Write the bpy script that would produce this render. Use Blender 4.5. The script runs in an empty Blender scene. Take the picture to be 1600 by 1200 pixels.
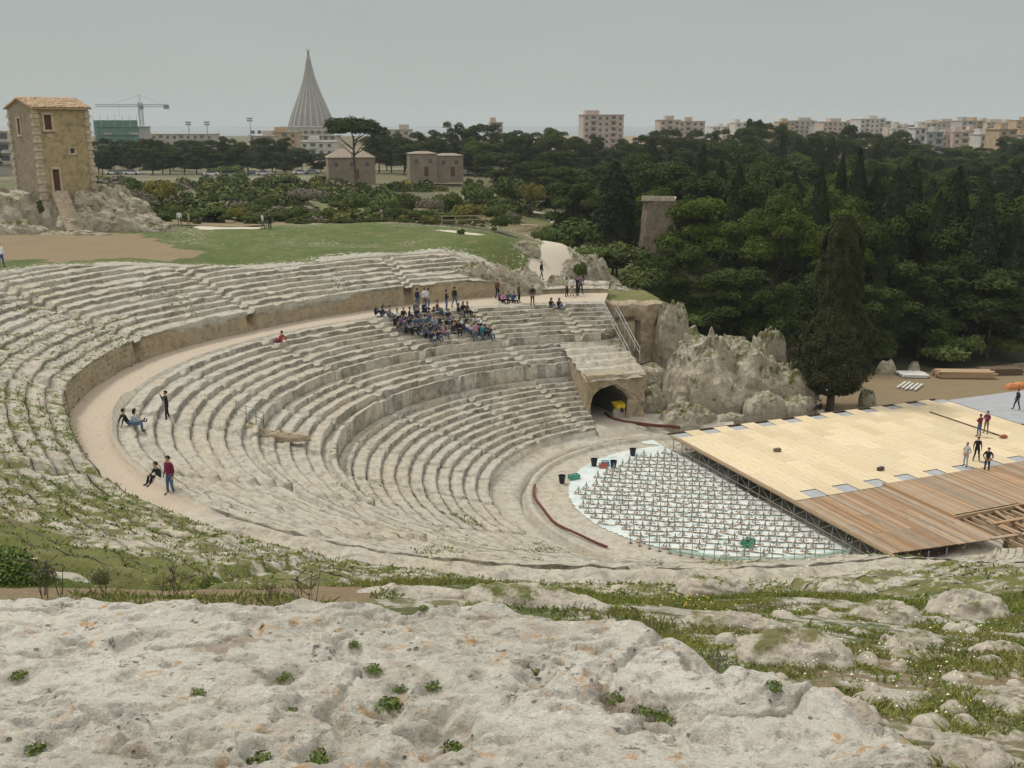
import bpy, math, random
import numpy as np
from mathutils import Vector, Matrix
random.seed(7); RNG = np.random.default_rng(11)
scene = bpy.context.scene
C = bpy.data.collections.new('site'); scene.collection.children.link(C)

# ------------------------------------------------------------------ camera
EYE = 24.0                       # the camera stands 24 m above the orchestra floor (z = 0)
FPX = 1570.0; HOR = 190.0
TILT = math.atan2(600-HOR, FPX)
cam = bpy.data.cameras.new('camera'); cam.sensor_width = 36.0; cam.lens = 36*FPX/1600
cam.clip_start = 0.1; cam.clip_end = 9000
camo = bpy.data.objects.new('camera', cam); C.objects.link(camo)
camo.location = (0, 0, EYE); camo.rotation_euler = (math.pi/2-TILT, 0, 0)
scene.camera = camo

# ------------------------------------------------------------------ sky: an overcast layer over a Nishita sky
world = bpy.data.worlds.new('World'); scene.world = world; world.use_nodes = True
wn = world.node_tree; wn.nodes.clear()
def wnode(t): return wn.nodes.new(t)
wo = wnode('ShaderNodeOutputWorld'); wb = wnode('ShaderNodeBackground'); wb.inputs[1].default_value = 1.0
sky = wnode('ShaderNodeTexSky'); sky.sky_type = 'NISHITA'; sky.sun_disc = False
SUN_EL, SUN_AZ = math.radians(58), math.radians(-60)
sky.sun_elevation = SUN_EL; sky.sun_rotation = SUN_AZ
sky.air_density = 1.0; sky.dust_density = 4.0
sk = wnode('ShaderNodeVectorMath'); sk.operation = 'SCALE'; sk.inputs['Scale'].default_value = 0.05
wn.links.new(sky.outputs[0], sk.inputs[0])
tc = wnode('ShaderNodeTexCoord'); sx = wnode('ShaderNodeSeparateXYZ')
wn.links.new(tc.outputs['Generated'], sx.inputs[0])
ramp = wnode('ShaderNodeValToRGB')
ramp.color_ramp.elements[0].position = 0.0; ramp.color_ramp.elements[0].color = (0.478, 0.512, 0.490, 1)
ramp.color_ramp.elements[1].position = 1.0; ramp.color_ramp.elements[1].color = (1.4, 1.4, 1.36, 1)
e = ramp.color_ramp.elements.new(0.13); e.color = (0.420, 0.455, 0.437, 1)
e = ramp.color_ramp.elements.new(0.40); e.color = (0.76, 0.78, 0.75, 1)
wn.links.new(sx.outputs['Z'], ramp.inputs[0])
cn = wnode('ShaderNodeTexNoise'); cn.inputs['Scale'].default_value = 1.6; cn.inputs['Detail'].default_value = 4
mp = wnode('ShaderNodeMapping'); mp.inputs['Scale'].default_value = (1, 1, 3.0)
wn.links.new(tc.outputs['Generated'], mp.inputs[0]); wn.links.new(mp.outputs[0], cn.inputs['Vector'])
cr = wnode('ShaderNodeMapRange'); cr.inputs['To Min'].default_value = 0.94; cr.inputs['To Max'].default_value = 1.05
cr.inputs['From Min'].default_value = 0.3; cr.inputs['From Max'].default_value = 0.7
wn.links.new(cn.outputs[0], cr.inputs[0])
cm = wnode('ShaderNodeVectorMath'); cm.operation = 'SCALE'
wn.links.new(ramp.outputs[0], cm.inputs[0]); wn.links.new(cr.outputs[0], cm.inputs['Scale'])
mx = wnode('ShaderNodeMix'); mx.data_type = 'RGBA'; mx.inputs[0].default_value = 0.93
wn.links.new(sk.outputs[0], mx.inputs[6]); wn.links.new(cm.outputs[0], mx.inputs[7])
wn.links.new(mx.outputs[2], wb.inputs[0]); wn.links.new(wb.outputs[0], wo.inputs[0])

sl = bpy.data.lights.new('sun', 'SUN'); sl.energy = 2.0; sl.angle = math.radians(11); sl.color = (1, 0.96, 0.9)
so = bpy.data.objects.new('sun', sl); C.objects.link(so)
sdir = Vector((math.sin(SUN_AZ)*math.cos(SUN_EL), math.cos(SUN_AZ)*math.cos(SUN_EL), math.sin(SUN_EL)))
so.rotation_euler = sdir.to_track_quat('Z', 'Y').to_euler(); so.location = (0, 0, 80)
scene.view_settings.view_transform = 'Standard'; scene.view_settings.look = 'None'
scene.view_settings.exposure = 0.0; scene.view_settings.gamma = 1.0
scene.view_settings.use_curve_mapping = False
scene.render.resolution_x = 1024; scene.render.resolution_y = 768
scene.cycles.max_bounces = 5; scene.cycles.diffuse_bounces = 3; scene.cycles.volume_bounces = 0

# ------------------------------------------------------------------ helpers
def at(x, y, z):
    """where the sight line through photo pixel (x, y) meets the level z"""
    v = 600-y
    Y = v*math.sin(TILT)+FPX*math.cos(TILT); Z = v*math.cos(TILT)-FPX*math.sin(TILT)
    k = (z-EYE)/Z
    return Vector(((x-800)*k, Y*k, z))
def at_d(x, y, D):
    v = 600-y
    Y = v*math.sin(TILT)+FPX*math.cos(TILT); Z = v*math.cos(TILT)-FPX*math.sin(TILT)
    k = D/Y
    return Vector(((x-800)*k, D, EYE+Z*k))
def proj(p):
    """photo pixel of world points (n,3)"""
    p = np.atleast_2d(p); z = p[:, 2]-EYE
    d = p[:, 1]*math.cos(TILT)-z*math.sin(TILT); v = p[:, 1]*math.sin(TILT)+z*math.cos(TILT)
    return 800+FPX*p[:, 0]/d, 600-FPX*v/d
def ss(e0, e1, x):
    t = np.clip((x-e0)/(e1-e0), 0, 1); return t*t*(3-2*t)
def _h(ix, iy, s):
    n = (ix.astype(np.int64)*374761393 + iy.astype(np.int64)*668265263 + s*1442695041) & 0x7fffffff
    n = ((n ^ (n >> 13))*1274126177) & 0x7fffffff
    return ((n ^ (n >> 16)) & 0xffff)/65535.0
def vn(x, y, s=0):
    x = np.asarray(x, float); y = np.asarray(y, float)
    ix = np.floor(x); iy = np.floor(y); fx = x-ix; fy = y-iy
    fx = fx*fx*(3-2*fx); fy = fy*fy*(3-2*fy)
    a = _h(ix, iy, s); b = _h(ix+1, iy, s); c = _h(ix, iy+1, s); d = _h(ix+1, iy+1, s)
    return (a*(1-fx)+b*fx)*(1-fy)+(c*(1-fx)+d*fx)*fy
def fbm(x, y, s=0, o=4, g=0.5):
    r = 0; A = 1; t = 0
    for i in range(o):
        r = r+A*vn(x, y, s+i*17); t += A; A *= g
        x, y = x*1.93+y*0.51+3.1, y*1.93-x*0.51+7.7
    return r/t
def ridged(x, y, s=0, o=4):
    r = 0; A = 1; t = 0
    for i in range(o):
        r = r+A*(1-np.abs(2*vn(x, y, s+i*29)-1)); t += A; A *= .5
        x, y = x*2.03+y*.31, y*2.03-x*.31
    return r/t

def mesh_np(name, V, F, mat=None, parent=None, attrs=None, smooth=False, link=True, mats=None, midx=None):
    V = np.asarray(V, np.float32); F = np.asarray(F, np.int32)
    me = bpy.data.meshes.new(name)
    me.vertices.add(len(V)); me.vertices.foreach_set('co', V.ravel())
    k = F.shape[1]
    me.loops.add(F.size); me.loops.foreach_set('vertex_index', F.ravel())
    me.polygons.add(len(F)); me.polygons.foreach_set('loop_start', np.arange(0, F.size, k, dtype=np.int32))
    try: me.polygons.foreach_set('loop_total', np.full(len(F), k, np.int32))
    except Exception: pass
    if midx is not None: me.polygons.foreach_set('material_index', np.asarray(midx, np.int32))
    if smooth: me.polygons.foreach_set('use_smooth', np.ones(len(F), bool))
    for n, a in (attrs or {}).items():
        at_ = me.attributes.new(n, 'FLOAT', 'POINT'); at_.data.foreach_set('value', np.asarray(a, np.float32).ravel())
    me.update(calc_edges=True)
    for m in (mats or ([mat] if mat else [])): me.materials.append(m)
    if not link: return me
    o = bpy.data.objects.new(name, me); C.objects.link(o)
    if parent: o.parent = parent
    return o
def obj(name, me, parent=None, loc=None, rot=None, sc=None):
    o = bpy.data.objects.new(name, me); C.objects.link(o)
    if parent: o.parent = parent
    if loc is not None: o.location = loc
    if rot is not None: o.rotation_euler = rot
    if sc is not None: o.scale = sc
    return o
def empty(name, loc=(0, 0, 0), rz=0, label=None, cat=None, group=None):
    o = bpy.data.objects.new(name, None); C.objects.link(o); o.location = loc; o.rotation_euler = (0, 0, rz)
    if label: tag(o, label, cat, group)
    return o
def tag(o, label=None, cat=None, group=None, kind=None):
    if label: o['label'] = label
    if cat: o['category'] = cat
    if group: o['group'] = group
    if kind: o['kind'] = kind
    return o
def quads(n, m):
    i = np.arange(n-1)[:, None]*m+np.arange(m-1)[None, :]
    return np.stack([i, i+m, i+m+1, i+1], -1).reshape(-1, 4)
class MB:
    """gathers boxes and tubes into one mesh"""
    def __init__(s): s.V = []; s.F = []; s.n = 0
    def add(s, V, F):
        s.V.append(np.asarray(V, float)); s.F += [tuple(int(i)+s.n for i in f) for f in F]; s.n += len(V)
    def box(s, c, d, rz=0, M=None):
        x, y, z = [q/2 for q in d]
        v = np.array([(i*x, j*y, k*z) for k in (-1, 1) for j in (-1, 1) for i in (-1, 1)])
        cz, sn = math.cos(rz), math.sin(rz)
        v = np.stack([v[:, 0]*cz-v[:, 1]*sn, v[:, 0]*sn+v[:, 1]*cz, v[:, 2]], 1)
        if M is not None: v = v@np.array(M).T
        s.add(v+np.array(c), [(0, 2, 3, 1), (4, 5, 7, 6), (0, 1, 5, 4), (2, 6, 7, 3), (0, 4, 6, 2), (1, 3, 7, 5)]); return s
    def hexa(s, P8):
        s.add(P8, [(0, 2, 3, 1), (4, 5, 7, 6), (0, 1, 5, 4), (2, 6, 7, 3), (0, 4, 6, 2), (1, 3, 7, 5)]); return s
    def tube(s, p, q, r0, r1=None, n=6, cap=True):
        r1 = r0 if r1 is None else r1
        p = Vector(p); q = Vector(q); d = (q-p).normalized()
        u = d.orthogonal().normalized(); w = d.cross(u)
        V = []
        for c, r in ((p, r0), (q, r1)):
            for i in range(n):
                t = 2*math.pi*i/n; V.append(c+u*(r*math.cos(t))+w*(r*math.sin(t)))
        F = [(i, (i+1) % n, n+(i+1) % n, n+i) for i in range(n)]
        if cap: F += [tuple(range(n-1, -1, -1)), tuple(range(n, 2*n))]
        s.add([tuple(v) for v in V], F); return s
    def mesh(s, name, mat=None, mats=None):
        me = bpy.data.meshes.new(name); me.from_pydata([tuple(v) for v in np.concatenate(s.V)], [], s.F)
        for m in (mats or ([mat] if mat else [])): me.materials.append(m)
        me.update(); return me
    def build(s, name, mat, parent=None, **k): return obj(name, s.mesh(name, mat), parent, **k)

# ------------------------------------------------------------------ materials
MATS = {}
class MT:
    def __init__(s, name, rough=0.9):
        s.m = bpy.data.materials.new(name); s.m.use_nodes = True; s.t = s.m.node_tree; s.b = s.t.nodes['Principled BSDF']
        s.b.inputs['Roughness'].default_value = rough; s.b.inputs['Specular IOR Level'].default_value = 0.25
        s.geo = s.t.nodes.new('ShaderNodeNewGeometry'); s.co = s.geo.outputs['Position']
        MATS[name] = s.m
    def n(s, t): return s.t.nodes.new(t)
    def L(s, a, b): s.t.links.new(a, b)
    def objco(s):
        t = s.n('ShaderNodeTexCoord'); s.co = t.outputs['Object']; return s
    def noise(s, scale, detail=4, rough=.55, stretch=None, dist=0):
        n = s.n('ShaderNodeTexNoise'); n.inputs['Scale'].default_value = scale; n.inputs['Detail'].default_value = detail
        n.inputs['Roughness'].default_value = rough; n.inputs['Distortion'].default_value = dist
        co = s.co
        if stretch:
            m = s.n('ShaderNodeMapping'); m.inputs['Scale'].default_value = stretch; s.L(co, m.inputs[0]); co = m.outputs[0]
        s.L(co, n.inputs['Vector']); return n.outputs[0]
    def vor(s, scale, feature='F1'):
        n = s.n('ShaderNodeTexVoronoi'); n.inputs['Scale'].default_value = scale; n.feature = feature
        s.L(s.co, n.inputs['Vector']); return n.outputs['Distance']
    def attr(s, name):
        n = s.n('ShaderNodeAttribute'); n.attribute_name = name; return n.outputs['Fac']
    def rng(s, v, a, b, c=0., d=1.):
        n = s.n('ShaderNodeMapRange'); n.inputs['From Min'].default_value = a; n.inputs['From Max'].default_value = b
        n.inputs['To Min'].default_value = c; n.inputs['To Max'].default_value = d; s.L(v, n.inputs[0]); return n.outputs[0]
    def math(s, op, a, b):
        n = s.n('ShaderNodeMath'); n.operation = op
        for i, v in enumerate((a, b)):
            if isinstance(v, (int, float)): n.inputs[i].default_value = v
            else: s.L(v, n.inputs[i])
        return n.outputs[0]
    def mix(s, f, a, b):
        n = s.n('ShaderNodeMix'); n.data_type = 'RGBA'
        for i, v in ((0, f), (6, a), (7, b)):
            if isinstance(v, (int, float)): n.inputs[i].default_value = v
            elif isinstance(v, tuple): n.inputs[i].default_value = (*v, 1)
            else: s.L(v, n.inputs[i])
        return n.outputs[2]
    def col(s, c):
        if isinstance(c, tuple): s.b.inputs['Base Color'].default_value = (*c, 1)
        else: s.L(c, s.b.inputs['Base Color'])
        return s
    def bump(s, h, dist, strength=1.0):
        n = s.n('ShaderNodeBump'); n.inputs['Distance'].default_value = dist; n.inputs['Strength'].default_value = strength
        s.L(h, n.inputs['Height'])
        if getattr(s, 'lastb', None): s.L(s.lastb, n.inputs['Normal'])
        s.lastb = n.outputs[0]; s.L(n.outputs[0], s.b.inputs['Normal']); return s

def stone(name, base=(0.46, 0.428, 0.355), dark=(0.23, 0.208, 0.165), warm=(0.455, 0.395, 0.30), sc=1.0, veg=True, pit=1.0, fine=1.0):
    m = MT(name, 0.92)
    big = m.noise(0.22*sc, 5, .6); mid = m.noise(1.7*sc, 6, .65); fin = m.noise(9*sc, 6, .7)
    c = m.mix(m.rng(big, .38, .64), base, warm)
    c = m.mix(m.rng(mid, .46, .70, 0, .85), c, dark)
    c = m.mix(m.rng(fin, .52, .74, 0, .65*pit), c, tuple(x*.45 for x in dark))
    c = m.mix(m.rng(m.noise(5.3*sc, 5, .6), .55, .72, 0, .5), c, tuple(min(.8, x*1.32) for x in base))
    if veg:
        v = m.attr('veg'); nn = m.noise(1.3, 6, .7); n2 = m.noise(11, 4, .6)
        k = m.math('ADD', v, m.math('MULTIPLY', m.math('SUBTRACT', nn, .5), 1.3))
        g = m.mix(n2, (0.060, 0.085, 0.018), (0.20, 0.19, 0.062))
        g = m.mix(m.rng(m.noise(.6, 4), .5, .65, 0, .6), g, (0.20, 0.165, 0.09))
        c = m.mix(m.rng(k, .50, .62), c, g)
        d = m.attr('dirt'); kd = m.math('ADD', d, m.math('MULTIPLY', m.math('SUBTRACT', mid, .5), .9))
        c = m.mix(m.rng(kd, .45, .65), c, m.mix(fin, (0.41, 0.33, 0.245), (0.52, 0.44, 0.345)))
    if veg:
        gk = m.math('ADD', m.attr('riser_dark'), m.math('MULTIPLY', m.math('SUBTRACT', m.noise(1.6*sc, 6, .75, dist=.8), .5), 1.5))
        c = m.mix(m.rng(gk, .42, 1.02, 0, .80), c, tuple(x*.42 for x in dark))  # darker tone, strongest along the riser and foot of each seat row
    spk = m.math('MULTIPLY', m.rng(m.noise(4.2*sc, 6, .8), .565, .65), m.rng(m.noise(.5*sc, 3), .38, .58)); c = m.mix(m.math('MULTIPLY', spk, .7), c, tuple(x*.4 for x in dark))
    m.col(c)
    m.bump(mid, .10*fine); m.bump(fin, .05*fine)
    return m.m
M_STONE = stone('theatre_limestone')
M_WALLROCK = stone('quarried_wall_rock', base=(0.40, 0.335, 0.24), dark=(0.22, 0.175, 0.12), warm=(0.42, 0.33, 0.20), sc=1.3)
M_CRAG = stone('crag_limestone', base=(0.41, 0.365, 0.285), dark=(0.19, 0.165, 0.12), sc=.8, fine=1.6)

# ledge: pale rock with orange lichen, pits, earth pockets
def ledge_mat():
    m = MT('pale_ledge_rock', .93)
    big = m.noise(.55, 4, .6); mid = m.noise(3.2, 6, .68, stretch=(1, 1.6, 1)); fin = m.noise(24, 6, .72); v = m.vor(13)
    c = m.mix(m.rng(big, .36, .62), (0.66, 0.62, 0.54), (0.54, 0.50, 0.42))
    c = m.mix(m.rng(mid, .50, .62, 0, .7), c, (0.38, 0.355, 0.30))
    c = m.mix(m.rng(m.noise(7, 5, .6), .56, .66, 0, .75), c, (0.70, 0.66, 0.58))
    c = m.mix(m.rng(fin, .56, .72, 0, .7), c, (0.20, 0.18, 0.15))
    lich = m.math('MULTIPLY', m.rng(m.noise(1.3, 3, .5), .48, .58), m.rng(m.noise(6.5, 5, .7, dist=.6), .55, .63))
    c = m.mix(m.math('MULTIPLY', lich, .75), c, (0.50, 0.27, 0.085))
    pk = m.math('MULTIPLY', m.rng(m.noise(1.9, 4, .6), .60, .68), m.rng(m.noise(14, 3), .35, .6))
    c = m.mix(m.math('MULTIPLY', pk, .7), c, (0.36, 0.27, 0.19))
    bl = m.math('MULTIPLY', m.rng(m.noise(4.1, 3, .5), .60, .66), m.rng(m.noise(17, 4, .7), .52, .6))
    c = m.mix(m.math('MULTIPLY', bl, .85), c, (0.10, 0.09, 0.075))
    e_ = m.attr('dirt'); kd = m.math('ADD', e_, m.math('MULTIPLY', m.math('SUBTRACT', mid, .5), 1.2))
    c = m.mix(m.rng(kd, .46, .6), c, m.mix(m.noise(30, 3), (0.33, 0.27, 0.20), (0.46, 0.39, 0.31)))
    g_ = m.attr('veg'); kg = m.math('ADD', g_, m.math('MULTIPLY', m.math('SUBTRACT', m.noise(6, 4), .5), 1.2))
    c = m.mix(m.rng(kg, .46, .6), c, m.mix(fin, (0.07, 0.10, 0.02), (0.17, 0.17, 0.06)))
    sp = m.math('MULTIPLY', m.rng(m.vor(9), .16, .10), m.rng(m.noise(2.3, 3, .6), .46, .56))
    c = m.mix(m.math('MULTIPLY', sp, .75), c, (0.12, 0.105, 0.085))
    st = m.noise(5.5, 5, .7, stretch=(1, 3.2, 1)); c = m.mix(m.rng(st, .60, .70, 0, .6), c, (0.27, 0.25, 0.215))
    m.col(c); m.bump(mid, .07); m.bump(m.noise(10, 6, .7), .06); m.bump(fin, .018); m.bump(sp, -.03)
    return m.m
M_LEDGE = ledge_mat()

def ground_mat():
    """grass, bare earth, stone and pale path chosen by painted attributes plus noise"""
    m = MT('meadow_ground', .95)
    n1 = m.noise(.35, 6, .7); n2 = m.noise(2.6, 6, .7); n3 = m.noise(14, 5, .7)
    rock = m.mix(m.rng(n2, .42, .66), (0.46, 0.42, 0.35), (0.26, 0.235, 0.185))
    rock = m.mix(m.rng(n3, .55, .72, 0, .7), rock, (0.14, 0.12, 0.09))
    g = m.mix(m.rng(n1, .35, .65), (0.066, 0.100, 0.020), (0.130, 0.138, 0.040))
    g = m.mix(m.rng(n3, .4, .7, 0, .55), g, (0.045, 0.07, 0.016))
    g = m.mix(m.rng(m.noise(.9, 5, .7), .56, .68, 0, .75), g, (0.25, 0.195, 0.11))
    ea = m.mix(m.rng(n3, .35, .65), (0.19, 0.135, 0.078), (0.26, 0.195, 0.12))
    ea = m.mix(m.rng(m.noise(.7, 5, .7, stretch=(.5, 2, 1)), .45, .7, 0, .7), ea, (0.25, 0.21, 0.10))
    pa = m.mix(m.rng(n3, .35, .65), (0.50, 0.43, 0.335), (0.58, 0.52, 0.42))
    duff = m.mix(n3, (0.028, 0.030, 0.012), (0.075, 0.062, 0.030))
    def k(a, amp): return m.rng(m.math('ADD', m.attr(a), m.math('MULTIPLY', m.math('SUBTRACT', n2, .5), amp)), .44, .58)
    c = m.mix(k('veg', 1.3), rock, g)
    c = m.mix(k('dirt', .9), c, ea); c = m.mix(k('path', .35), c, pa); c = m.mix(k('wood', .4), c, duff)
    m.col(c); duff2 = m.mix(n2, (0.055, 0.065, 0.022), (0.16, 0.135, 0.075)); c = m.mix(k('scrub', 1.5), c, duff2); m.col(c); m.bump(n2, .07); m.bump(n3, .05)
    return m.m
M_GROUND = ground_mat()

def simple(name, c, rough=.7, nz=None, sc=6., amp=.25, bump=0):
    m = MT(name, rough); k = m.noise(sc, 5, .6) if nz is None else m.noise(sc, 5, .6, stretch=nz)
    m.col(m.mix(m.rng(k, .3, .7), tuple(q*(1-amp) for q in c), tuple(min(1, q*(1+amp)) for q in c)))
    if bump: m.bump(k, bump)
    return m.m
# ================================================================== the theatre
AX = np.array([.9265, .376]); BX = np.array([-.376, .9265])      # a: from the seats towards the stage, b: across
def ab(a, b): return a*AX[0]+b*BX[0], a*AX[1]+b*BX[1]
CA, CB = 25.0, 52.0
D2R = math.pi/180
PH0, PH1 = 59.0, 318.0
def r_in(phi): return np.interp(phi, [50, 59, 75, 90, 105, 250, 264, 285, 306], [28.4, 28, 26.6, 25.7, 25.2, 25.3, 26, 27, 28])
def r_wall(phi): return np.interp(phi, [50, 59, 75, 90, 105, 125, 145, 170, 185, 230, 264, 306], [33.5, 33, 31.2, 29.3, 28, 27.4, 28.1, 27.8, 27.3, 28, 28.6, 30])
def n_up(phi): return np.interp(phi, [50, 77, 84, 112, 120, 135, 185, 200, 306], [1.6, 2.4, 7, 7, 9, 12.5, 12.5, 9.3, 9.0])
TU = .85; RU = .28; WALLH = 1.45
NUP = 13
def wing(phi): return np.interp(phi, [50, 270, 290, 306, 318], [1, 1, .77, .5, .35])
def wall_h(phi): return np.interp(phi, [50, 70, 80, 185, 205, 306], [.25, .35, WALLH, WALLH, .8, .8])
def up_xy(phi, n):
    r = r_wall(phi)+TU*n
    return ab(CA+r*np.cos(phi*D2R), CB+r*np.sin(phi*D2R))
def r_top(phi): return r_wall(phi)+TU*n_up(phi)
def z_top(phi): return (9+wall_h(phi)+RU*n_up(phi)-.1*ss(195, 230, phi))*wing(phi)
def in_xy(phi, t):
    """lower seats: t=0 foot of first row, t=1 inner edge of the walk"""
    ps = np.interp(phi, [PH0, 105, 170, 250, PH1], [76, 118, 170, 238, 290])
    a0 = 35.5+14.5*np.cos(ps*D2R); b0 = 53+14.3*np.sin(ps*D2R)
    a0 = np.where(phi < 62, np.maximum(a0, 38.5), a0)
    r = r_in(phi); a1 = CA+r*np.cos(phi*D2R); b1 = CB+r*np.sin(phi*D2R)
    return ab(a0+(a1-a0)*t, b0+(b1-b0)*t)
NLOW = 24; ZB = .7; ZD = 9.0
MIDW = 11                                       # the row with the tall riser
rise = np.full(NLOW, .305); rise[MIDW] += .95; rise[16] += .35
rise *= (ZD-ZB)/rise.sum()
zlow = np.concatenate([[ZB], ZB+np.cumsum(rise)])
NS = 900
phis = np.linspace(PH0, PH1, NS)
STAIR_LO = [67.5, 84, 104.5, 128, 150, 171, 196, 222, 250, 278]
STAIR_UP = [72, 93, 124, 147, 172, 200, 228, 258]
PROF = [(0, 0), (.03, 1.), (.20, 1.0), (.40, .98), (.44, .72), (.72, .70), (.985, .70)]
arc = np.cumsum(np.concatenate([[0], np.hypot(*np.diff(np.array(in_xy(phis, 1.0)), axis=1))]))   # metres along the rim
P_ = phis[:, None]; A_ = arc[:, None]

def stairmask(phi, L, half):
    d = np.min(np.abs(phi[:, None]-np.array(L)[None, :]), 1); return d < half
# erosion strength of the lower seats: strong at the back-left and the near side
def ero_lo(phi, t):
    e = .16+.10*fbm(phi*.05, t*3, 5)
    e = e+.30*ss(150, 175, phi)*(1-ss(.2, .6, t))+.5*ss(205, 232, phi)+.15*np.exp(-((phi-140)/9)**2-((t-.8)/.18)**2)
    e = e+.35*np.exp(-((phi-186)/16)**2-((t-.22)/.2)**2)
    return np.clip(e, 0, 1)
def ero_up(phi, t):
    e = .24+.5*ss(150, 172, phi)+.35*ss(185, 205, phi)+.55*(1-ss(70, 80, phi))
    e = e+.35*np.exp(-((phi-150)/10)**2)*(1-t*.8)
    return np.clip(e, 0, 1)

row_list = []      # (name, V, Fgrid shape, attrs, material)
Urows = []
def rocky(x, y, z, amp, s):
    n = fbm(x*1.1+z, y*1.1-z, s, 5, .6)-.5
    n2 = ridged(x*.55, y*.55+z*.3, s+3, 4)-.6
    return (n*1.2+n2*.5)*amp

all_pts = []
theatre = empty('stone_theatre', (0, 0, 0), 0, 'large ancient stone theatre of weathered curved seat rows cut into the hillside', 'theatre')
stm = stairmask(phis, STAIR_LO, .85); stu = stairmask(phis, STAIR_UP, .8)
gut = stairmask(phis, STAIR_LO, 1.05) & ~stm
for k in range(NLOW):
    z0, z1 = zlow[k], zlow[k+1]
    t0, t1 = k/NLOW, (k+1)/NLOW
    jit = (fbm(A_*.45, np.full_like(A_, k*7.3), 31, 4, .6)-.5)*.55       # the front edge wanders
    e = ero_lo(P_, (t0+t1)/2)
    chip = ss(.60, .70, fbm(A_*.8+k*13.1, np.full_like(A_, k*1.7), 77, 3))   # broken stretches
    prof = list(PROF)
    U = []; Z = []
    for (f_, g_) in prof:
        U.append(np.full_like(A_, t0+(t1-t0)*f_)+jit*(t1-t0)*(.5 if f_ < .3 else .2)*1.0)
        zz = z0+(z1-z0)*g_
        nxt = z0+(z1-z0)*(f_*1.0)
        w = np.clip(e*1.15+chip*.45, 0, .97)
        if (z1-z0) > .6: w = w*.25
        zz = zz*(1-w)+nxt*w
        Z.append(np.full_like(A_, 0)+zz)
    # close with the foot of the next riser
    U.append(np.full_like(A_, t1)+0*A_); Z.append(np.full_like(A_, z0+(z1-z0)*.70)*(1-np.clip(e*1.15+chip*.45, 0, .97))+z1*np.clip(e*1.15+chip*.45, 0, .97)*1.0)
    U = np.concatenate(U, 1); Z = np.concatenate(Z, 1)
    # stairs: two smaller steps per row, sunk a little
    fr = (U-t0)/(t1-t0)
    zst = z0+(z1-z0)*(np.floor(np.clip(fr*2, 0, 1.99))*.5+.30)-.10
    Z = np.where(stm[:, None], zst if (z1-z0) < .6 else z0+(z1-z0)*np.clip(fr, 0, 1)-.1, Z)
    Z = np.where(gut[:, None], Z-.14, Z)
    PP = np.repeat(P_, U.shape[1], 1)
    X, Y = in_xy(PP, U)
    amp = .05+.30*e*np.ones_like(X)
    dz = rocky(X, Y, Z, amp, 3)
    Z = Z*wing(PP)+dz
    if k == NLOW-1: Z[:, -2] = Z[:, -1]*.5+Z[:, -2]*.5; Z[:, -1] -= 1.0
    veg = .10+.25*fbm(X*.12, Y*.12, 9)+.10*e*np.ones_like(X)
    veg = np.where((fr > .8) | (fr < .02), veg+.16, veg)
    veg = veg+.10*np.exp(-((PP-84)/2.5)**2)+.06*ss(150, 200, PP)
    Z[:, 0] -= .40
    V = np.stack([X, Y, Z], -1)
    d_ = np.full_like(X, .05)
    d_ = d_+.12*(fr < .1)
    Fq = quads(NS, U.shape[1]); a2 = V.reshape(-1, 3)[:, :2]@AX; b2 = V.reshape(-1, 3)[:, :2]@BX
    hide = (a2 > 34.55) & (b2 > 60) & (b2 < 73.4)
    if hide.any(): Fq = Fq[~hide[Fq].any(1)]
    o = mesh_np('seat_row', V.reshape(-1, 3), Fq, M_STONE, theatre, {'veg': veg, 'dirt': d_, 'riser_dark': np.where((fr > .90) | (fr < .03), .76, .16+.10*(fr > .42))+.12*ss(150, 200, PP)})
    all_pts.append(V.reshape(-1, 3))
# the walk between the two tiers
nw = 14
T = np.linspace(0, 1, nw)[None, :]
rr = r_in(P_)*(1-T)+(r_wall(P_)+.05)*T
X, Y = ab(CA+rr*np.cos(P_*D2R), CB+rr*np.sin(P_*D2R))
edge = ss(0, .12, T)*np.ones_like(X)
over = ss(196, 226, P_)*np.ones_like(X)               # on the near side rubble hides the walk
kerb = (np.exp(-((T-.10)/.05)**2))*ss(160, 168, P_)*(1-ss(205, 212, P_))*.55
Z = ZD+.02*rocky(X, Y, 0, 1, 8)+over*rocky(X, Y, 0, .7, 12)*ss(1, .8, T)*ss(0, .2, T)-.03*(T == 0)+kerb
Z = Z*wing(P_); Z[:, 0] -= .55; qx, qy = ab(CA+(r_in(phis)-.14)*np.cos(phis*D2R), CB+(r_in(phis)-.14)*np.sin(phis*D2R)); X[:, 0] = qx; Y[:, 0] = qy
V = np.stack([X, Y, Z], -1)
dirt = np.where(T > .10, .95, .25)*np.ones_like(X)*(1-over)
o = mesh_np('walkway', V.reshape(-1, 3), quads(NS, nw), M_STONE, theatre, {'veg': .05+over*.3+.12*np.exp(-((T-.97)/.04)**2), 'dirt': dirt})
all_pts.append(V.reshape(-1, 3))
# retaining wall of the upper tier
nv = 7
W = np.linspace(0, 1, nv)[None, :]
rr = r_wall(P_)+W*.12+(fbm(A_*.5, W*3+A_*0, 55, 4)-.5)*.22
rr = rr+np.where(stu[:, None], .9*W, 0)
X, Y = ab(CA+rr*np.cos(P_*D2R), CB+rr*np.sin(P_*D2R))
broken = ss(.5, .75, fbm(A_*.16, A_*0, 66, 3))
Z = (ZD-.5+(wall_h(P_)+.5)*W*(1-.28*broken*W))*wing(P_)+.06*rocky(X, Y, W, 1, 14)
V = np.stack([X, Y, Z], -1); WT = V[:, -1, :].copy()
o = mesh_np('retaining_wall', V.reshape(-1, 3), quads(NS, nv), M_WALLROCK, theatre, {'veg': np.zeros_like(X)+.12*(W > .9), 'dirt': .1+.0*X})
all_pts.append(V.reshape(-1, 3))
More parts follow.
